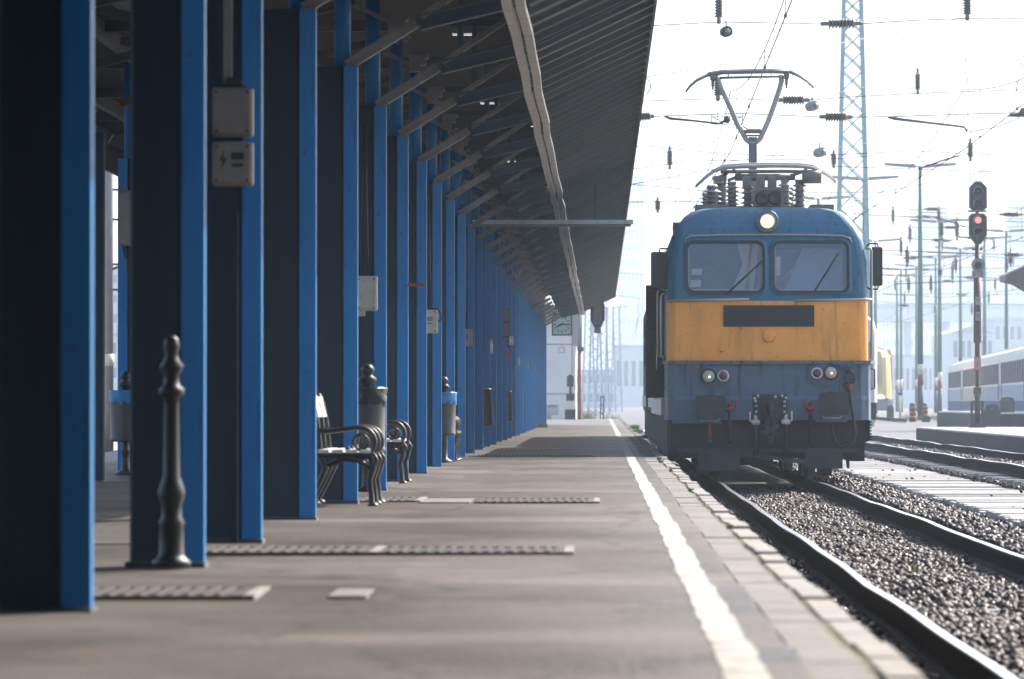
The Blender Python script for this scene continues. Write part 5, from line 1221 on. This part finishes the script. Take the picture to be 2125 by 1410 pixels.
# ------------------------------------------------------------------ catenary
def wire(s, a, b, sag=0, r=.010, n=14):
    a, b = Vector(a), Vector(b)
    s.tube([a.lerp(b, i / n) - Vector((0, 0, 4 * sag * (i / n) * (1 - i / n))) for i in range(n + 1)], r, 5)
def line(s, pts, d, r=.011):
    s.tube([P(a, b, d) if not isinstance(a, Vector) else a for a, b in pts], r, 5)
def hins(s, px0, px1, py0, py1, d, r=.085, n=8):
    a, b = P(px0, py0, d), P(px1, py1, d); v = b - a; L = v.length
    prof = [(.02, 0), (.045, .01), (.045, L * .15)]
    for k in range(n):
        h = L * (.18 + .64 * k / n); prof += [(.04, h), (r, h + L * .02), (r * .9, h + L * .035), (.045, h + L * .09)]
    prof += [(.045, L * .84), (.045, L * .97), (.02, L)]
    s.lathe(prof, a, v, 12)
def vins(s, px, py0, py1, d, r=.085, n=8): hins(s, px, px, py1, py0, d, r, n)
d = 100
hs1 = thing('headspan', 'nearest cross-span of catenary wires with large dark insulators over the locomotive', 'catenary wires', (P(1592, 0, d).x, d, P(0, 260, d).z))
s = MB(); line(s, [(1250, 60), (1360, 53), (1495, 46), (1600, 48), (1702, 50)], d); line(s, [(1790, 50), (1900, 43), (2015, 39), (2125, 39), (2350, 42)], d); line(s, [(1702, 50), (1790, 50)], d); s.build('span_wire', 'wire', hs1)
s = MB(); line(s, [(1250, 215), (1335, 210), (1500, 205), (1610, 208)], d, .009); line(s, [(1685, 208), (1760, 202), (1900, 195), (2125, 187), (2350, 184)], d, .009); line(s, [(1610, 208), (1685, 208)], d, .009); s.build('span_wire', 'wire', hs1)
s = MB(); line(s, [(1250, 244), (1330, 243)], d); line(s, [(1330, 243), (1378, 241), (1530, 236), (1700, 243)], d); line(s, [(1770, 244), (1850, 243), (2000, 238), (2125, 235), (2350, 232)], d); line(s, [(1700, 243), (1770, 244)], d); s.build('span_wire', 'wire', hs1)
for a in ((1703, 1790, 50, 49), (1612, 1682, 208, 208), (1700, 1770, 243, 243.5), (1318, 1358, 243, 241)):
    s = MB(); hins(s, *a, d, .12); s.build('insulator', 'porcelain', hs1)
for px, a, b in ((1492, -25, 50), (2007, -25, 44), (1490, 150, 210)):
    s = MB(); vins(s, px, a, b, d, .11); s.build('insulator', 'porcelain', hs1)
s = MB(); line(s, [(1494, 50), (1497, 120), (1494, 160)], d, .007); s.build('dropper', 'wire', hs1); s = MB(); line(s, [(1507, 70), (1505, 130), (1512, 180), (1516, 240)], d, .006); s.build('dropper', 'wire', hs1); s = MB(); line(s, [(1491, 208), (1489, 240), (1480, 300)], d, .007); s.build('dropper', 'wire', hs1); s = MB(); line(s, [(2008, 44), (2012, 55), (2003, 120), (2008, 180), (2008, 262)], d, .008); s.build('dropper', 'wire', hs1); s = MB(); line(s, [(1840, -10), (1850, 50), (1878, 100), (1890, 160), (1898, 200)], d, .006); s.build('dropper', 'wire', hs1)
s = MB(); s.tube([P(1378, 241, d), P(1390, 246, d), P(1440, 251, d), P(1492, 257, d), P(1507, 250, d)], [.015, .03, .022, .022, .03], 6); s.build('registration_arm', 'wire', hs1)
s = MB(); s.tube([P(1842, 244, d), P(1856, 247, d), P(1930, 256, d), P(2000, 264, d), P(2007, 274, d)], [.02, .035, .025, .025, .03], 6); s.build('registration_arm', 'pant', hs1)
s = MB(); o_ = P(1509, 248, d); s.lathe([(.03, -.08), (.06, -.05), (.065, .02), (.02, .08)], o_, 'z', 12)
for a, b, c_, e in ((1477, 236, 1477, 258), (1541, 236, 1541, 258), (1477, 243, 1541, 243), (1477, 258, 1541, 258), (1480, 244, 1500, 254), (1538, 244, 1515, 250)): s.beam(P(a, b, d), P(c_, e, d), .018, .018)
s.build('section_insulator', 'wire', hs1)
# second and third spans
for d, lab, lines, ins, arms in (
    (150, 'second cross-span of wires with hanging insulators beyond the lattice mast', [[(1250, 310), (1340, 303), (1500, 320), (1650, 325), (1900, 314), (2000, 320), (2125, 325), (2300, 326)], [(1250, 352), (1330, 350), (1420, 335), (1600, 332), (1760, 330), (1830, 320)], [(1300, 385), (1480, 352), (1700, 345), (1900, 352), (2125, 360)]],
     [(1390, 303, 352), (1904, 142, 197), (1730, 312, 350), (2013, 288, 336), (1365, 410, 442)], [(1990, 324, 1955, 334), (1955, 334, 1905, 352)]),
    (215, 'third cross-span of finer wires above the parked coaches', [[(1280, 420), (1500, 418), (1800, 446), (1900, 452), (2125, 462), (2300, 470)], [(1300, 382), (1500, 400), (1830, 400), (2125, 340), (2300, 300)], [(1820, 520), (1950, 524), (2125, 530)], [(1860, 590), (2125, 580)]],
     [(1882, 510, 555), (1985, 452, 500), (1953, 455, 497), (2096, 515, 555), (1950, 555, 575)], [(1935, 450, 2003, 472)]),
    (300, 'fourth faint cross-span of wires low over the yard', [[(1830, 556), (1900, 560), (2000, 556), (2125, 560)], [(1830, 610), (1950, 618), (2125, 610)], [(1240, 565), (1340, 570)], [(1240, 610), (1340, 620)], [(1240, 640), (1300, 636)]], [(1976, 540, 590), (2030, 560, 600), (1262, 600, 625)], [])):
    h = thing('headspan', lab, 'catenary wires', (P(1700, 0, d).x, d, P(0, 600, d).z))
    for ln in lines:
        s = MB(); line(s, ln, d, .013 if d < 200 else .02); s.build('span_wire', 'wire', h)
    for px, a, b in ins:
        s = MB(); vins(s, px, a, b, d, .12 if d < 200 else .15, 8); s.tube([P(px, b, d), P(px + 1, b + 45, d)], .008, 4); s.tube([P(px, a - 40, d), P(px, a, d)], .008, 4); s.build('insulator', 'porcelain', h)
    for a, b, c_, e in arms:
        s = MB(); s.beam(P(a, b, d), P(c_, e, d), .05, .05); s.build('registration_arm', 'wire', h)
rq = random.Random(12)
for d, lab, n_, ya, yb in ((255, 'dense hazy cross-span wires behind the tallest lamp pole', 5, 430, 600), (370, 'faintest dense cross-span wires near the horizon on the right', 6, 500, 660)):
    h = thing('headspan', lab, 'catenary wires', (P(1980, 0, d).x, d, P(0, 640, d).z))
    for k in range(n_):
        y_ = ya + (yb - ya) * k / n_ + rq.uniform(-6, 6); sl_ = rq.uniform(-10, 10)
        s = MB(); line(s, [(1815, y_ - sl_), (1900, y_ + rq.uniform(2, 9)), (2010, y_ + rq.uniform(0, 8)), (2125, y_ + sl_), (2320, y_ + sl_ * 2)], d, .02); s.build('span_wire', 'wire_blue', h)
        for q in range(2):
            px = rq.uniform(1850, 2110); s = MB(); vins(s, px, y_ - 2, y_ + 9500 / d, d, .14, 8); s.build('insulator', 'porcelain', h)
        px = rq.uniform(1850, 2090); s = MB(); hins(s, px, px + 9000 / d, y_ + 5, y_ + 5, d, .14, 8); s.build('insulator', 'porcelain', h)
for k, (px0, px1, py0, py1, d, lab) in enumerate(((2073, 2122, 446, 446, 170, 'dark ribbed insulator in a wire right of the signal head'), (2082, 2122, 529, 530, 190, 'dark ribbed insulator in a wire below the far right lamp pole'), (1900, 1935, 450, 450, 260, 'small ribbed insulator left of the signal, high'), (1862, 1885, 572, 573, 330, 'tiny ribbed insulator over the faint poles'))):
    t = thing('strain_insulator', lab, 'insulator', P((px0 + px1) / 2, py0, d)); s = MB(); hins(s, px0, px1, py0, py1, d, .11); s.build('sheds', 'porcelain', t)
    s = MB(); line(s, [(px0 - 160, py0 - 4), (px0, py0)], d, .014); line(s, [(px1, py1), (px1 + 200, py1 + 6)], d, .014); line(s, [(px0, py0), (px1, py1)], d, .014); s.build('wire', 'wire', t)
# contact lines along the tracks: contact wire + messenger + droppers
def contact(label, x, zc, ys, zig=.18, mh=1.0, r=.010):
    t = thing('contact_line', label, 'overhead line', (x, ys[0], zc)); s = MB(); s2 = MB(); s3 = MB()
    for k, (ya, yb) in enumerate(zip(ys, ys[1:])):
        xa = x + zig * (1 if k % 2 else -1); xb = x - zig * (1 if k % 2 else -1)
        s.tube([(xa, ya, zc), (xb, yb, zc)], r, 5)
        n = 12; f = lambda q: (xa + (xb - xa) * q, ya + (yb - ya) * q, zc + .15 + mh * (2 * q - 1) ** 2 + .1)
        s2.tube([f(q / n) for q in range(n + 1)], r * .9, 5)
        for q in (1, 3, 5, 7, 9, 11): a = f(q / n); s3 = MB(); s3.tube([a, (a[0], a[1], zc)], r * .6, 4); s3.box(a[0] - .02, a[0] + .02, a[1] - .03, a[1] + .03, zc - .02, zc + .03); s3.build('dropper', 'wire', t)
    s.build('contact_wire', 'wire', t); s2.build('messenger_wire', 'wire', t)
contact('overhead contact line running down over the locomotive track', 2.52, 6.02, [40, 100, 150, 215, 300, 380])
contact('overhead contact line above the second track', 7.35, 6.05, [45, 100, 150, 215, 300, 390])
contact('overhead contact line over the third track', 13.4, 6.1, [90, 150, 215, 300, 400])
contact('overhead contact line over the parked coaches', 19.5, 6.1, [140, 190, 240, 300, 400])
contact('overhead contact line on the far left track', -10.5, 6.0, [80, 120, 180, 260, 380])
# oblique feeder cables crossing the sky
for k, (pa, pb, lab, m_, r) in enumerate((((P(1200, 180, 92)), (P(2420, -70, 128)), 'long bluish cable rising obliquely across the sky above the pantograph', 'wire_blue', .014), (P(1500, 72, 110), P(2300, -60, 140), 'thin cable rising right from the round lamp', 'wire', .009),
     (P(1640, 215, 120), P(2300, 20, 160), 'thin cable crossing behind the lattice mast towards upper right', 'wire', .012), (P(1780, 240, 135), P(2300, 35, 165), 'second thin cable crossing towards the upper right corner', 'wire_blue', .012),
     (P(1380, 350, 150), P(2300, 205, 190), 'thin cable crossing low behind the pantograph', 'wire', .012), (P(2012, 50, 100), P(2300, 190, 60), 'thin cable falling to the right from the hanging insulator', 'wire', .007))):
    s = MB(); wire(s, pa, pb, .25, r); s.build('feeder_cable', m_, label=lab, cat='cable')
# pendant lamps on the spans
for k, (px, py, d, lab, r) in enumerate(((1507, 66, 100, 'round dark pendant lamp high over the track, left of the pantograph', .115), (1685, 221, 104, 'grey barrel-shaped pendant lamp beside the raised pantograph', .11), (1701, 317, 112, 'grey barrel-shaped pendant lamp above the lowered pantograph', .115))):
    o_ = P(px, py, d); t = thing('pendant_lamp', lab, 'lamp', (o_.x, d, o_.z - .1), 'pendant lamps on the overhead wires')
    ax = Vector((.75 if k else .25, -1, .12 if k else 0)).normalized()
    s = MB(); s.lathe([(r * .55, -.16), (r * .9, -.12), (r, -.05), (r, .1), (r * .95, .12)], o_, ax, 20); s.build('shade', 'lamp_shell' if k else 'sig_dark', t)
    s = MB(); s.lathe([(r * .55, 0), (r * .5, .03), (.001, .05)], o_ + ax * .12, ax, 16); s.build('lens', 'box_grey', t)
    s = MB(); s.tube([o_ + Vector((0, 0, r * .9)), o_ + Vector((.0, 0, r + .12))], .014, 6); s.build('hook', 'wire', t)
t = thing('floodlight', 'dark floodlight at the right photo edge on a thin wire', 'lamp', P(2112, 238, 120)); s = MB()
s.prism([(P(a, 0, 120).x, P(0, b, 120).z) for a, b in [(2090, 243), (2096, 238), (2112, 237), (2118, 226), (2140, 226), (2140, 244)]][::-1], 119.85, 120.15); s.build('housing', 'sig_dark', t)
s = MB(); line(s, [(2094, 240), (2102, 215), (2125, 110)], 120, .01); line(s, [(2115, 246), (2070, 264), (2010, 275)], 120, .012); s.build('wire', 'wire', t)

# ------------------------------------------------------------------ end-of-platform building, clock, small things
bd = 236
b = thing('station_building', 'white rendered station building end wall behind the hanging clock', 'building', (P(1165, 0, bd).x, bd, -.1))
def B2(px, py, d_=bd): return (P(px, 0, d_).x, P(0, py, d_).z)
a, c_ = B2(1133, 868), B2(1188, 600); s = MB(); s.box(a[0], c_[0], bd, bd + 8, -.2, 5.4); s.build('wall', 'wall_white', b)
a, c_ = B2(1040, 868), B2(1132.8, 600); s = MB(); s.box(a[0], c_[0], bd + .6, bd + 8, -.2, 5.4); s.build('recess_wall', 'wall_grey', b)
a, c_ = B2(1189, 868), B2(1196, 720); s = MB(); s.box(B2(1188.2, 0)[0], B2(1195, 0)[0], bd + .15, bd + 8, -.2, B2(0, 718)[1]); s.build('side_pier', 'wall_white', b)
s = MB(); s.box(B2(1188.2, 0)[0], B2(1208, 0)[0], bd + .1, bd + 6, B2(0, 717)[1], 5.4); s.build('upper_block', 'wall_grey', b)
s = MB()
for py in (715, 818): z = B2(0, py)[1]; s.box(B2(1133, 0)[0], B2(1187.5, 0)[0], bd - .012, bd, z - .02, z + .02)
s.box(B2(1186.6, 0)[0], B2(1187.8, 0)[0], bd - .012, bd, -.1, 5.3)
s.build('wall_joint', 'red_brown', b)
s = MB(); s.box(B2(1123, 0)[0], B2(1132.3, 0)[0], bd + .52, bd + .6, B2(0, 850)[1], B2(0, 752)[1]); dr = s.build('door', 'red_brown', b)
s = MB(); s.box(B2(1123.5, 0)[0], B2(1129.5, 0)[0], bd + .5, bd + .519, B2(0, 812)[1], B2(0, 765)[1]); s.build('pane', 'coach_white', dr)
s = MB(); s.box(B2(1159, 0)[0], B2(1171.5, 0)[0], bd - .03, bd - .005, B2(0, 732)[1], B2(0, 720)[1]); ns = s.build('notice', 'sign_red', b)
s = MB(); s.box(B2(1160, 0)[0], B2(1170.5, 0)[0], bd - .034, bd - .0301, B2(0, 731)[1], B2(0, 721)[1]); s.build('notice_sheet', 'sign_white', ns)
s = MB(); s.box(B2(1080, 0)[0], B2(1200, 0)[0], bd - .4, bd + 8.4, 5.4, 5.55); s.build('roof', 'wall_grey', b)
# clock
d = 181; p0, p1 = P(1145, 697, d), P(1187, 650, d)
ck = thing('platform_clock', 'square pale-green station clock with black hands hanging under the canopy end', 'clock', ((p0.x + p1.x) / 2, d, p0.z))
s = MB(); s.box(p0.x, p1.x, d, d + .18, p0.z, p1.z, bev=.015); s.build('case', 'sig_dark', ck)
cx, cz = (p0.x + p1.x) / 2, (p0.z + p1.z) / 2; hf = (p1.x - p0.x) / 2
s = MB(); s.box(p0.x + .05, p1.x - .05, d - .008, d - .0005, p0.z + .05, p1.z - .05); s.build('dial', 'clock_face', ck)
for k in range(12):
    a = R(30 * k); s = MB(); r0, r1 = hf * .62, hf * .80; s.beam((cx + r0 * math.sin(a), d - .012, cz + r0 * math.cos(a)), (cx + r1 * math.sin(a), d - .012, cz + r1 * math.cos(a)), .045, .006, up=(0, 1, 0)); s.build('hour_mark', 'seal', ck)
for ang_, L, nm, wv in ((92, .78, 'minute_hand', .04), (247, .58, 'hour_hand', .055)):
    a = R(ang_); s = MB(); s.beam((cx - .08 * math.sin(a), d - .02, cz - .08 * math.cos(a)), (cx + hf * L * math.sin(a), d - .02, cz + hf * L * math.cos(a)), wv, .006, up=(0, 1, 0)); s.build(nm, 'seal', ck)
s = MB()
for x in (p0.x + .15, p1.x - .1): s.box(x - .02, x + .02, d + .06, d + .1, p1.z, HE(4.1))
s.build('hanger', 'sig_dark', ck)
# brown drainpipe post, dark signal post, planter, rail end, markers
d = 226; x = P(1203, 0, d).x; t = thing('drainpipe', 'brown drainpipe with a dark collar at the corner of the white building', 'drainpipe', (x, d, -.1)); s = MB(); s.lathe([(.16, -.1), (.10, .1), (.10, P(0, 728, d).z)], (x, d, 0), n=12); s.build('lower_pipe', 'red_brown', t)
s = MB(); s.lathe([(.085, P(0, 720, d).z), (.085, P(0, 630, d).z)], (x, d, 0), n=12); s.build('upper_pipe', 'steel_grey', t)
s = MB(); s.lathe([(.1, 0), (.16, .08), (.16, .2), (.09, .26)], (x + .04, d, P(0, 730, d).z), n=12); s.build('collar', 'sig_dark', t)
d = 222; x = P(1183.5, 0, d).x; t = thing('marker_post', 'short black and cream signal post in front of the white wall', 'post', (x, d, -.05)); z = lambda py: P(0, py, d).z
s = MB(); s.box(x - .16, x + .16, d - .08, d + .08, z(803), z(782)); s.prism([(x - .16, z(782)), (x, z(777)), (x + .16, z(782))], d - .08, d + .08); s.build('lamp_head', 'sig_dark', t)
s = MB(); s.box(x - .05, x + .05, d - .04, d + .04, z(817), z(803)); s.build('neck', 'sig_dark', t); s = MB(); s.box(x - .19, x + .19, d - .08, d + .08, z(832), z(817)); s.build('upper_stand', 'sig_dark', t); s = MB(); s.box(x - .25, x + .25, d - .1, d + .1, -.05, z(850)); s.build('stand', 'sig_dark', t)
s = MB(); s.box(x - .18, x + .18, d - .08, d + .08, z(849), z(833)); s.build('cream_band', 'band_white', t)
d = 221; x0_, x1_ = P(1119, 0, d).x, P(1160, 0, d).x; t = thing('flower_planter', 'grey concrete planter with yellow and purple flowers by the last columns', 'planter', ((x0_ + x1_) / 2, d, 0)); z = lambda py: P(0, py, d).z
s = MB(); s.prism([(x0_ + .05, z(862)), (x1_ - .05, z(862)), (x1_, z(846)), (x0_, z(846))], d - .3, d + .3); s.box((x0_ + x1_) / 2 - .12, (x0_ + x1_) / 2 + .08, d - .2, d + .2, -.02, z(862)); s.build('trough', 'concrete', t)
rr = random.Random(8)
for nm, m_, xa, xb, n, hh in (('yellow_flowers', 'flower_y', x0_ + .05, x0_ + .32, 70, .28), ('purple_flowers', 'flower_p', x0_ + .3, x1_ - .05, 90, .12), ('leaves', 'leaf', x0_ + .03, x1_ - .03, 140, .12)):
    s = MB()
    for i in range(n):
        cx, cy, cz = rr.uniform(xa, xb), d + rr.uniform(-.28, .2), z(846) + rr.uniform(-.01, hh); q = rr.uniform(.02, .04); t_ = rr.uniform(0, 3)
        s.add([(cx - q, cy, cz - q * .4), (cx + q * math.cos(t_), cy - q * .5, cz), (cx + q * .2, cy + q * .3, cz + q)], [(0, 1, 2)])
    s.build(nm, m_, t)
d = 224; x = P(1250, 0, d).x; t = thing('barrier_frame', 'narrow dark barrier frame standing at the platform end', 'barrier', (x, d, -.1)); s = MB(); z1 = P(0, 822, d).z
for dx in (-.10, .04): s.beam((x + dx, d, -.1), (x + dx + .03, d, z1), .05, .05)
for q in (.25, .6, .95): s.beam((x - .08, d, z1 * q), (x + .07, d, z1 * q), .04, .04)
s.build('frame', 'sig_dark', t)
for px, d, lab, h, m_ in ((1867, 240, 'white marker post with a blue cap beside the tallest lamp pole', 1.3, 'blue_sign'), ):
    x = P(px, 0, d).x; g0 = gz(x, d); t = thing('marker_post', lab, 'post', (x, d, g0)); s = MB(); s.lathe([(.06, 0), (.055, h)], (x, d, g0), n=8); s.build('shaft', 'band_white', t); s = MB(); s.box(x - .12, x + .12, d - .05, d + .05, g0 + h, g0 + h + .14); s.build('cap', m_, t)
for px, d, w_, h, lab in ((1893, 238, .17, .95, 'dark barrel bollard with orange stripes left of the tallest lamp pole'), (1918, 262, .16, .85, 'paler striped barrel bollard behind the tallest lamp pole')):
    x = P(px, 0, d).x; g0 = gz(x, d); t = thing('striped_bollard', lab, 'bollard', (x, d, g0)); s = MB(); s.lathe([(w_, 0), (w_, h * .85), (w_ * .8, h * .95), (w_ * .4, h)], (x, d, g0), n=16); s.build('drum', 'sig_dark', t)
    s = MB()
    for q in (.25, .5, .75): s.lathe([(w_ + .006, g0 + h * q - .06), (w_ + .006, g0 + h * q + .06)], (x, d, 0), n=16)
    s.build('stripes', 'orange', t)
for px, d, w_, h, lab in ((1847, 244, .17, .8, 'dark rounded relay box by the yellow train'), (2057, 168, .3, 1.15, 'dark rounded cabinet with a blue dot right of the signal'), (2089, 171.5, .26, .55, 'dark arched cabinet standing on the far concrete platform'), (1921, 236, .2, .3, 'low dark point lever box at the foot of the tallest lamp pole')):
    x = P(px, 0, d).x; g0 = .44 if d == 171.5 else gz(x, d); t = thing('relay_box', lab, 'cabinet', (x, d, g0)); s = MB(); s.prism([(x - w_, g0), (x + w_, g0), (x + w_, g0 + h * .75), (x + w_ * .7, g0 + h * .95), (x, g0 + h), (x - w_ * .7, g0 + h * .95), (x - w_, g0 + h * .75)], d, d + .4); s.build('casing', 'sig_dark', t)
    s = MB(); s.lathe([(.06 if d == 168 else .03, 0), (.04, -.02)], (x, d - .001, g0 + h * .8), 'y', 10); s.build('knob', 'blue_sign' if d == 168 else 'box_dark', t)
# right canopy fragment
d = 192; t = thing('platform_shelter', 'dark pitched shelter roof corner at the right photo edge', 'shelter', (P(2140, 0, d).x, d, .44))
s = MB(); z = lambda py: P(0, py, d).z; X = lambda px: P(px, 0, d).x
s.prism([(X(2086), z(583)), (X(2086), z(573)), (X(2110), z(561)), (X(2140), z(548)), (X(2330), z(470)), (X(2330), z(500)), (X(2140), z(600)), (X(2112), z(588))], d, d + 3); s.build('roof', 'sig_dark', t)
s = MB(); s.prism([(X(2085), z(573)), (X(2085), z(569)), (X(2112), z(557)), (X(2140), z(544)), (X(2330), z(466)), (X(2330), z(470)), (X(2140), z(548)), (X(2110), z(561))], d - .02, d + 3.1); s.build('roof_sheet', 'steel_grey', t)
s = MB(); s.beam((X(2093), d + .1, z(585)), (X(2200), d + .1, z(650)), .08, .1); s.box(X(2196), X(2206), d, d + .2, .44, z(600)); s.build('strut', 'sig_dark', t)

# ------------------------------------------------------------------ hazy city
def bldg(name, label, px0, px1, ptop, d, depth, m_, z0_=-.1, roof=None, wins=None, group=None, cat='building'):
    d = d * 1.75 if d > 800 else d * 1.2; depth *= 1.3
    x0_, x1_ = P(px0, 0, d).x, P(px1, 0, d).x; zt = P(0, ptop, d).z
    t = thing(name, label, cat, ((x0_ + x1_) / 2, d, z0_), group)
    s = MB(); s.box(x0_, x1_, d, d + depth, z0_, zt); s.build('wall', m_, t)
    s = MB(); e = (x1_ - x0_) * .02
    if roof == 'gable': s.prism([(x0_ - e, zt), (x1_ + e, zt), ((x0_ + x1_) / 2, zt + (x1_ - x0_) * .18)], d - .3, d + depth + .3)
    else: s.box(x0_ - e, x1_ + e, d - .25, d + depth, zt, zt + (zt - z0_) * .03)
    s.build('roof', 'wall_far', t)
    if wins:
        nx, nz = wins; W_, H_ = (x1_ - x0_), (zt - z0_)
        for j in range(nz):
            s = MB()
            for i in range(nx):
                a = x0_ + W_ * (i + .25) / nx; z_ = z0_ + H_ * (j + .35) / nz; s.box(a, a + W_ * .5 / nx, d - .06, d - .01, z_, z_ + H_ * .42 / nz)
            s.build('window_row', 'win_dark', t)
    return t
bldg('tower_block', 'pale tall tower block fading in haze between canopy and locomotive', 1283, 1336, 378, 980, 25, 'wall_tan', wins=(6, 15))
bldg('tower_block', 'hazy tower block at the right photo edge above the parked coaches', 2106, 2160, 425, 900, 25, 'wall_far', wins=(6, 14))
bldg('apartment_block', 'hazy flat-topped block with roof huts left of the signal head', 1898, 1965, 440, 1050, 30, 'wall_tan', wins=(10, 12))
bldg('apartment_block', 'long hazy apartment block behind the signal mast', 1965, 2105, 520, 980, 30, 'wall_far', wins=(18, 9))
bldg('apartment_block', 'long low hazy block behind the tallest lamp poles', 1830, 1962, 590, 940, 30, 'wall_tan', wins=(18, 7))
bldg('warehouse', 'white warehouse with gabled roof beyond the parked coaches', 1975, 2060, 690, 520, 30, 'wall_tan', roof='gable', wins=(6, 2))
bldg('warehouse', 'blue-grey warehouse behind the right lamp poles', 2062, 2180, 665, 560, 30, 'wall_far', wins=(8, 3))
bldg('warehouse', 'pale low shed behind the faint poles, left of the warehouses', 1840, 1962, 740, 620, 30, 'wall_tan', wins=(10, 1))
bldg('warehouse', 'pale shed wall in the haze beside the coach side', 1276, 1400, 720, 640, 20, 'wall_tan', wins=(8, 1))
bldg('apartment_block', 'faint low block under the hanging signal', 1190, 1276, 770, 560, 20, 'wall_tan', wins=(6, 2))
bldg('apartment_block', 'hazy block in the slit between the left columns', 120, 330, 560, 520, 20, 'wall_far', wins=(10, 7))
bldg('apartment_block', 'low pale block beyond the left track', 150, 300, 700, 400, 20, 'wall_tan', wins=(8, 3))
# road bridge over the yard
d = 900; t = thing('road_bridge', 'long hazy road bridge crossing the yard beyond the poles', 'bridge', (P(1980, 0, d).x, d, 0)); s = MB(); s.box(P(1780, 0, d).x, P(2260, 0, d).x, d, d + 12, P(0, 668, d).z, P(0, 640, d).z); s.build('deck', 'wall_tan', t)
s = MB(); s.box(P(1780, 0, d).x, P(2260, 0, d).x, d - .2, d + .2, P(0, 640, d).z, P(0, 630, d).z); s.build('parapet', 'wall_far', t)
for px in (1800, 1880, 1960, 2035, 2110, 2190): s = MB(); s.box(P(px, 0, d).x, P(px + 12, 0, d).x, d + 2, d + 10, -.2, P(0, 668, d).z); s.build('pier', 'wall_far', t)
for o in bpy.data.objects:
    if o.parent is None and 'kind' not in o and 'label' in o: o['kind'] = 'thing'
bpy.context.view_layer.update()
